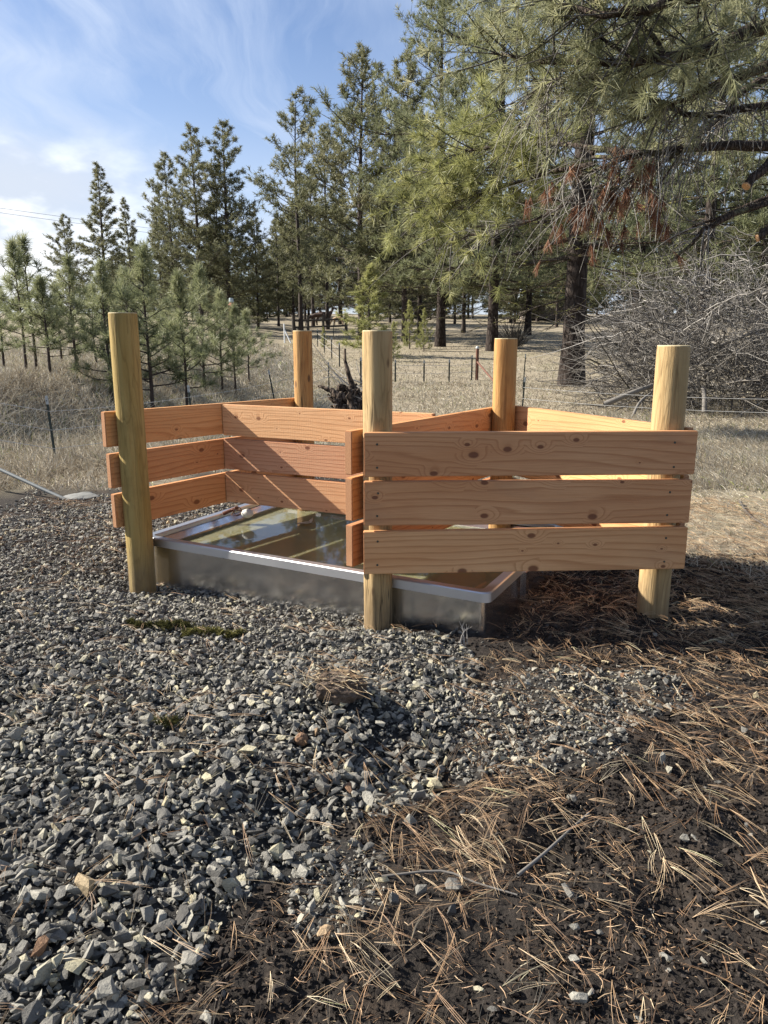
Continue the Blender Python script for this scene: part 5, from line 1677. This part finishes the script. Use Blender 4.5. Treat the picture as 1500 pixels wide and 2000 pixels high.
def build_small_things():
    rng = np.random.default_rng(88)
    # grey pipe with a flat rock at its foot
    a = np.array([*gp(-120, 870)[:2], 0.55]); 
    b = gp(122, 976)
    a = wp(-120, 862, 7.6); b = np.array([b[0], b[1], float(zt(b[0], b[1])) + 0.02])
    V, q = tubes(np.array([[b - (a - b) * 0.02, b + (a - b) * 0.5, a]]) - b, np.full((1, 3), 0.017), 14)
    K = 14
    pp = np_mesh('pipe', V, q, M['pvc'], None, smooth=True, loc=tuple(b))
    tag(pp, 'grey conduit pipe slanting into the ground at the left edge', 'pipe')
    p = gp(158, 972)
    bm = bmesh.new(); bmesh.ops.create_icosphere(bm, subdivisions=4, radius=1.0)
    for v in bm.verts:
        f = 1 + 0.5 * float(fbm(v.co.x * 2 + 3, v.co.y * 2 + v.co.z, 4, 5))
        v.co = Vector((v.co.x * 0.16 * f, v.co.y * 0.17 * f, v.co.z * 0.028 * f))
    ro = bm_obj('flat_rock', bm, M['concrete'], None, (p[0], p[1], float(zt(p[0], p[1])) + 0.012))
    tag(ro, 'pale flat stone lying at the foot of the grey pipe', 'rock')
    # clod with needles
    p = gp(665, 1405)
    bm = bmesh.new(); bmesh.ops.create_icosphere(bm, subdivisions=5, radius=1.0)
    for v in bm.verts:
        c = v.co.copy()
        f = 1 + 0.9 * float(fbm(c.x * 2.2 + 3, c.y * 2.2 + c.z * 1.7, 5, 15, 0.62))
        v.co = Vector((c.x * 0.105 * f, c.y * 0.075 * f, c.z * 0.06 * f))
    cl = bm_obj('dirt_clod', bm, M['dirt'], None, (p[0], p[1], float(zt(p[0], p[1])) + 0.02), smooth=False)
    tag(cl, 'lump of dirt matted with dead needles on top of the gravel', 'clod')
    n = 150
    th = rng.uniform(0, 6.28, n)
    P = np.stack([0.08 * rng.normal(size=n), 0.055 * rng.normal(size=n), rng.uniform(0.02, 0.075, n)], -1)
    A = rng.normal(2.6, 0.7, n)
    D = np.stack([np.cos(A), np.sin(A), rng.normal(-0.1, 0.25, n)], -1)
    V, q, tt = ribbons(P - D * 0.05, D, rng.uniform(0.05, 0.12, n), np.full(n, 0.0024), rng.normal(0, 0.2, n), rng, rng.uniform(0.4, 0.9, n), 4)
    np_mesh('stuck_needles', V, q, M['litter'], cl, {'tint': tt})
    # brown lump beside it
    p = gp(590, 1484)
    bm = bmesh.new(); bmesh.ops.create_icosphere(bm, subdivisions=4, radius=1.0)
    for v in bm.verts:
        c = v.co.copy(); f = 1 + 0.35 * float(fbm(c.x * 3 + 8, c.y * 3 + c.z * 2, 5, 25, 0.65))
        v.co = Vector((c.x * 0.024 * f, c.y * 0.021 * f, c.z * 0.025 * f))
    o = bm_obj('dirt_clod', bm, M['dirt_brown'], None, (p[0], p[1], float(zt(p[0], p[1])) + 0.03))
    tag(o, 'small round brown dirt ball on the gravel below the needle matted lump', 'clod')
    # distinct larger stones
    protos = stone_protos(12, rng, 14)
    labs = ['large tan sided stone on the gravel left of the brown dirt ball', 'blue grey pointed stone in the middle of the gravel', 'dark flat stone lying alone on the soil near the bottom centre',
            'brown grey blocky stone in the left foreground gravel', 'pale upright stone beside the brown dirt ball', 'grey stone sitting alone in the dark soil, centre right',
            'orange tan stone at the edge of the fine gravel', 'pale yellowish stone at the right edge of the main gravel', 'white grey upright stone at the start of the right gravel lobe']
    spots = [(487, 1525, 0.040), (440, 1588, 0.042), (375, 1892, 0.040), (168, 1757, 0.042), (612, 1465, 0.032), (885, 1745, 0.034), (637, 1845, 0.028), (850, 1510, 0.036), (1003, 1405, 0.028)]
    tn = [0.78, 0.35, 0.4, 0.95, 0.6, 0.3, 0.97, 0.82, 0.62]
    for i, (px, py, s) in enumerate(spots):
        p = gp(px, py)
        V, F = protos[i]
        ca, sa = math.cos(i * 1.7), math.sin(i * 1.7)
        W = V * s * np.array([1.15, 1.1, 1.0]); W = np.stack([W[:, 0] * ca - W[:, 1] * sa, W[:, 0] * sa + W[:, 1] * ca, W[:, 2]], -1)
        o = np_mesh('stone', W, F, M['stone'], None, {'tint': np.full(len(V), tn[i])}, loc=(p[0], p[1], float(zt(p[0], p[1])) + s * 0.5 + 0.012))
        tag(o, labs[i], 'stone', 'larger stones lying on the ground')
    # moss
    for i, (px, py, n, w, lab) in enumerate([(310, 1228, 260, 0.10, 'dark green moss strip on the gravel, left piece'), (415, 1242, 260, 0.09, 'yellow green moss strip on the gravel, right piece'), (330, 1445, 50, 0.02, 'tiny moss sprig on the gravel above the foreground stones')]):
        p = gp(px, py)
        cl_ = np.stack([np.linspace(-1.5, 1.5, 7) * w, rng.normal(0, 0.014, 7)], -1)[rng.integers(0, 7, n)]
        P = np.stack([cl_[:, 0] + rng.normal(0, 0.013, n), cl_[:, 1] + rng.normal(0, 0.010, n), np.zeros(n)], -1)
        P[:, 2] = zt(P[:, 0] + p[0], P[:, 1] + p[1]) - float(zt(p[0], p[1])) + 0.022 + rng.uniform(0, 0.02, n)
        D = np.tile(np.array([[0, 0, 1.0]]), (n, 1))
        V, q, t_ = tuft_blades(P, D, np.full(n, 0.022), 0.004, 8, rng, np.clip(rng.normal(0.25 + 0.3 * (i == 1), 0.2, n), 0, 1), 0.4)
        o = np_mesh('moss', V, q, M['moss'], None, {'tint': t_}, loc=(p[0], p[1], float(zt(p[0], p[1]))))
        tag(o, lab, 'moss')
    # sticks
    for i, (pix, r, lab) in enumerate([([(1010, 1725), (1060, 1680), (1100, 1640), (1150, 1592)], 0.0055, 'thin grey stick lying across the dark soil hollow'),
                                  ([(180, 1245), (250, 1215), (300, 1208)], 0.007, 'dark stick half buried in the gravel near the olive post'),
                                  ([(1445, 985), (1462, 1010), (1500, 1035)], 0.014, 'dark mossy stick in the straw at the right edge'),
                                  ([(745, 1725), (860, 1715), (930, 1740), (1010, 1765)], 0.004, 'long thin root lying over the soil below the gravel')]):
        pts = [gp(*p) for p in pix]
        c = curve_pts(pts, 10); zl = zt(c[:, 0], c[:, 1]) + r + 0.008
        c[:, 2] = np.maximum(np.linspace(zl[0], zl[-1], 10), 0.35 * zl + 0.65 * np.linspace(zl[0], zl[-1], 10))
        o0 = c[0].copy()
        V, q = tubes((c - o0)[None], (r * np.linspace(1, 0.6, 10))[None], 8)
        o = np_mesh('stick', V, q, M['twig'], None, {'tint': np.full(len(V), [0.35, 0.15, 0.1, 0.3][i])}, smooth=True, loc=tuple(o0))
        tag(o, lab, 'stick')
    # dead weed stems in front of the trough corner
    p = gp(905, 1262)
    t = []
    for i in range(5):
        a = rng.uniform(-0.5, 0.5); h = rng.uniform(0.08, 0.14)
        c = curve_pts([(0.01 * i - .02, 0, -0.01), (0.01 * i - .02 + 0.25 * a * h, 0.01, h * 0.55), (0.01 * i - .02 + 0.7 * a * h, 0.0, h)], 7)
        t.append(tubes(c[None], np.linspace(0.0016, 0.0008, 7)[None], 4))
        for k in range(3):
            u = c[4 + k % 2]
            t.append(tubes(np.array([[u, u + np.array([rng.normal(0, .02), rng.normal(0, .01), 0.022])]]), np.array([[0.001, 0.0006]]), 3))
    V, F = join(t)
    o = np_mesh('dead_weed', V, F, M['twig'], None, {'tint': np.full(len(V), 0.9)}, loc=(p[0], p[1], float(zt(p[0], p[1]))))
    tag(o, 'dry forked weed stems standing in front of the trough corner', 'weed')
    # orange marker behind the saplings
    d = 24
    p = wp(453, 620, d)
    z0 = float(zt(p[0], d))
    t = thing('utility_marker', (p[0], d, z0), 'faded orange marker with a pale cap showing above the young pines', 'marker')
    zc = wp(453, 600, d)[2] - z0
    V, q = tubes(np.array([[[0, 0, -0.1], [0, 0, zc - 0.1]]]), np.full((1, 2), 0.05), 12); np_mesh('pole', V, q, M['rail'], t)
    bm = bmesh.new(); bmesh.ops.create_cone(bm, cap_ends=True, segments=20, radius1=0.11, radius2=0.095, depth=0.26)
    bmesh.ops.bevel(bm, geom=list(bm.edges), offset=0.03, segments=3, affect='EDGES')
    bm_obj('barrel', bm, M['orange'], t, (0, 0, zc), smooth=True)
    bm = bmesh.new(); bmesh.ops.create_cone(bm, cap_ends=True, segments=16, radius1=0.075, radius2=0.065, depth=0.13)
    bmesh.ops.bevel(bm, geom=list(bm.edges), offset=0.012, segments=2, affect='EDGES')
    bm_obj('cap', bm, M['galv'], t, (0, 0, zc + 0.205))
    # shed roof glimpsed through the trees
    d = 95
    p = wp(1066, 590, d); z0 = float(zt(p[0], d))
    t = thing('shed', (p[0], d, z0), 'distant low shed with a pale metal roof glimpsed left of the big trunk', 'shed')
    bm = bmesh.new(); r = bmesh.ops.create_cube(bm, size=1); bmesh.ops.scale(bm, vec=(5.5, 4, 2.6), verts=bm.verts); bmesh.ops.translate(bm, vec=(0, 0, 1.3), verts=bm.verts)
    bm_obj('wall', bm, M['siding'], t)
    bm = bmesh.new()
    vs = [bm.verts.new(v) for v in ((-3, -2.4, 2.55), (3, -2.4, 2.55), (3, 0, 4.0), (-3, 0, 4.0), (-3, 2.4, 2.55), (3, 2.4, 2.55), (-3, -2.4, 2.45), (3, -2.4, 2.45), (-3, 2.4, 2.45), (3, 2.4, 2.45))]
    for f in ((0, 1, 2, 3), (3, 2, 5, 4), (6, 7, 1, 0), (4, 5, 9, 8), (0, 3, 4, 8, 6), (1, 7, 9, 5, 2), (6, 8, 9, 7)): bm.faces.new([vs[i] for i in f])
    bm_obj('roof', bm, M['roof'], t)
    bm = bmesh.new(); bmesh.ops.create_cube(bm, size=1); bmesh.ops.scale(bm, vec=(0.9, 0.06, 2.0), verts=bm.verts); bmesh.ops.translate(bm, vec=(1.2, -2.03, 1.0), verts=bm.verts)
    bm_obj('door', bm, M['rail'], t)


M['dirt'] = mat_simple('dry_dirt', (0.12, 0.085, 0.06), 0.95, 0.55, 40, 0, 0.9)
M['dirt_brown'] = mat_simple('brown_dirt', (0.20, 0.115, 0.065), 0.95, 0.5, 60, 0, 0.9)
build_small_things()

for ob in list(bpy.data.objects):
    if ob.users_collection == () and ob.name not in C.objects and ob.parent is None and ob.data and ob.users == 0:
        bpy.data.objects.remove(ob)
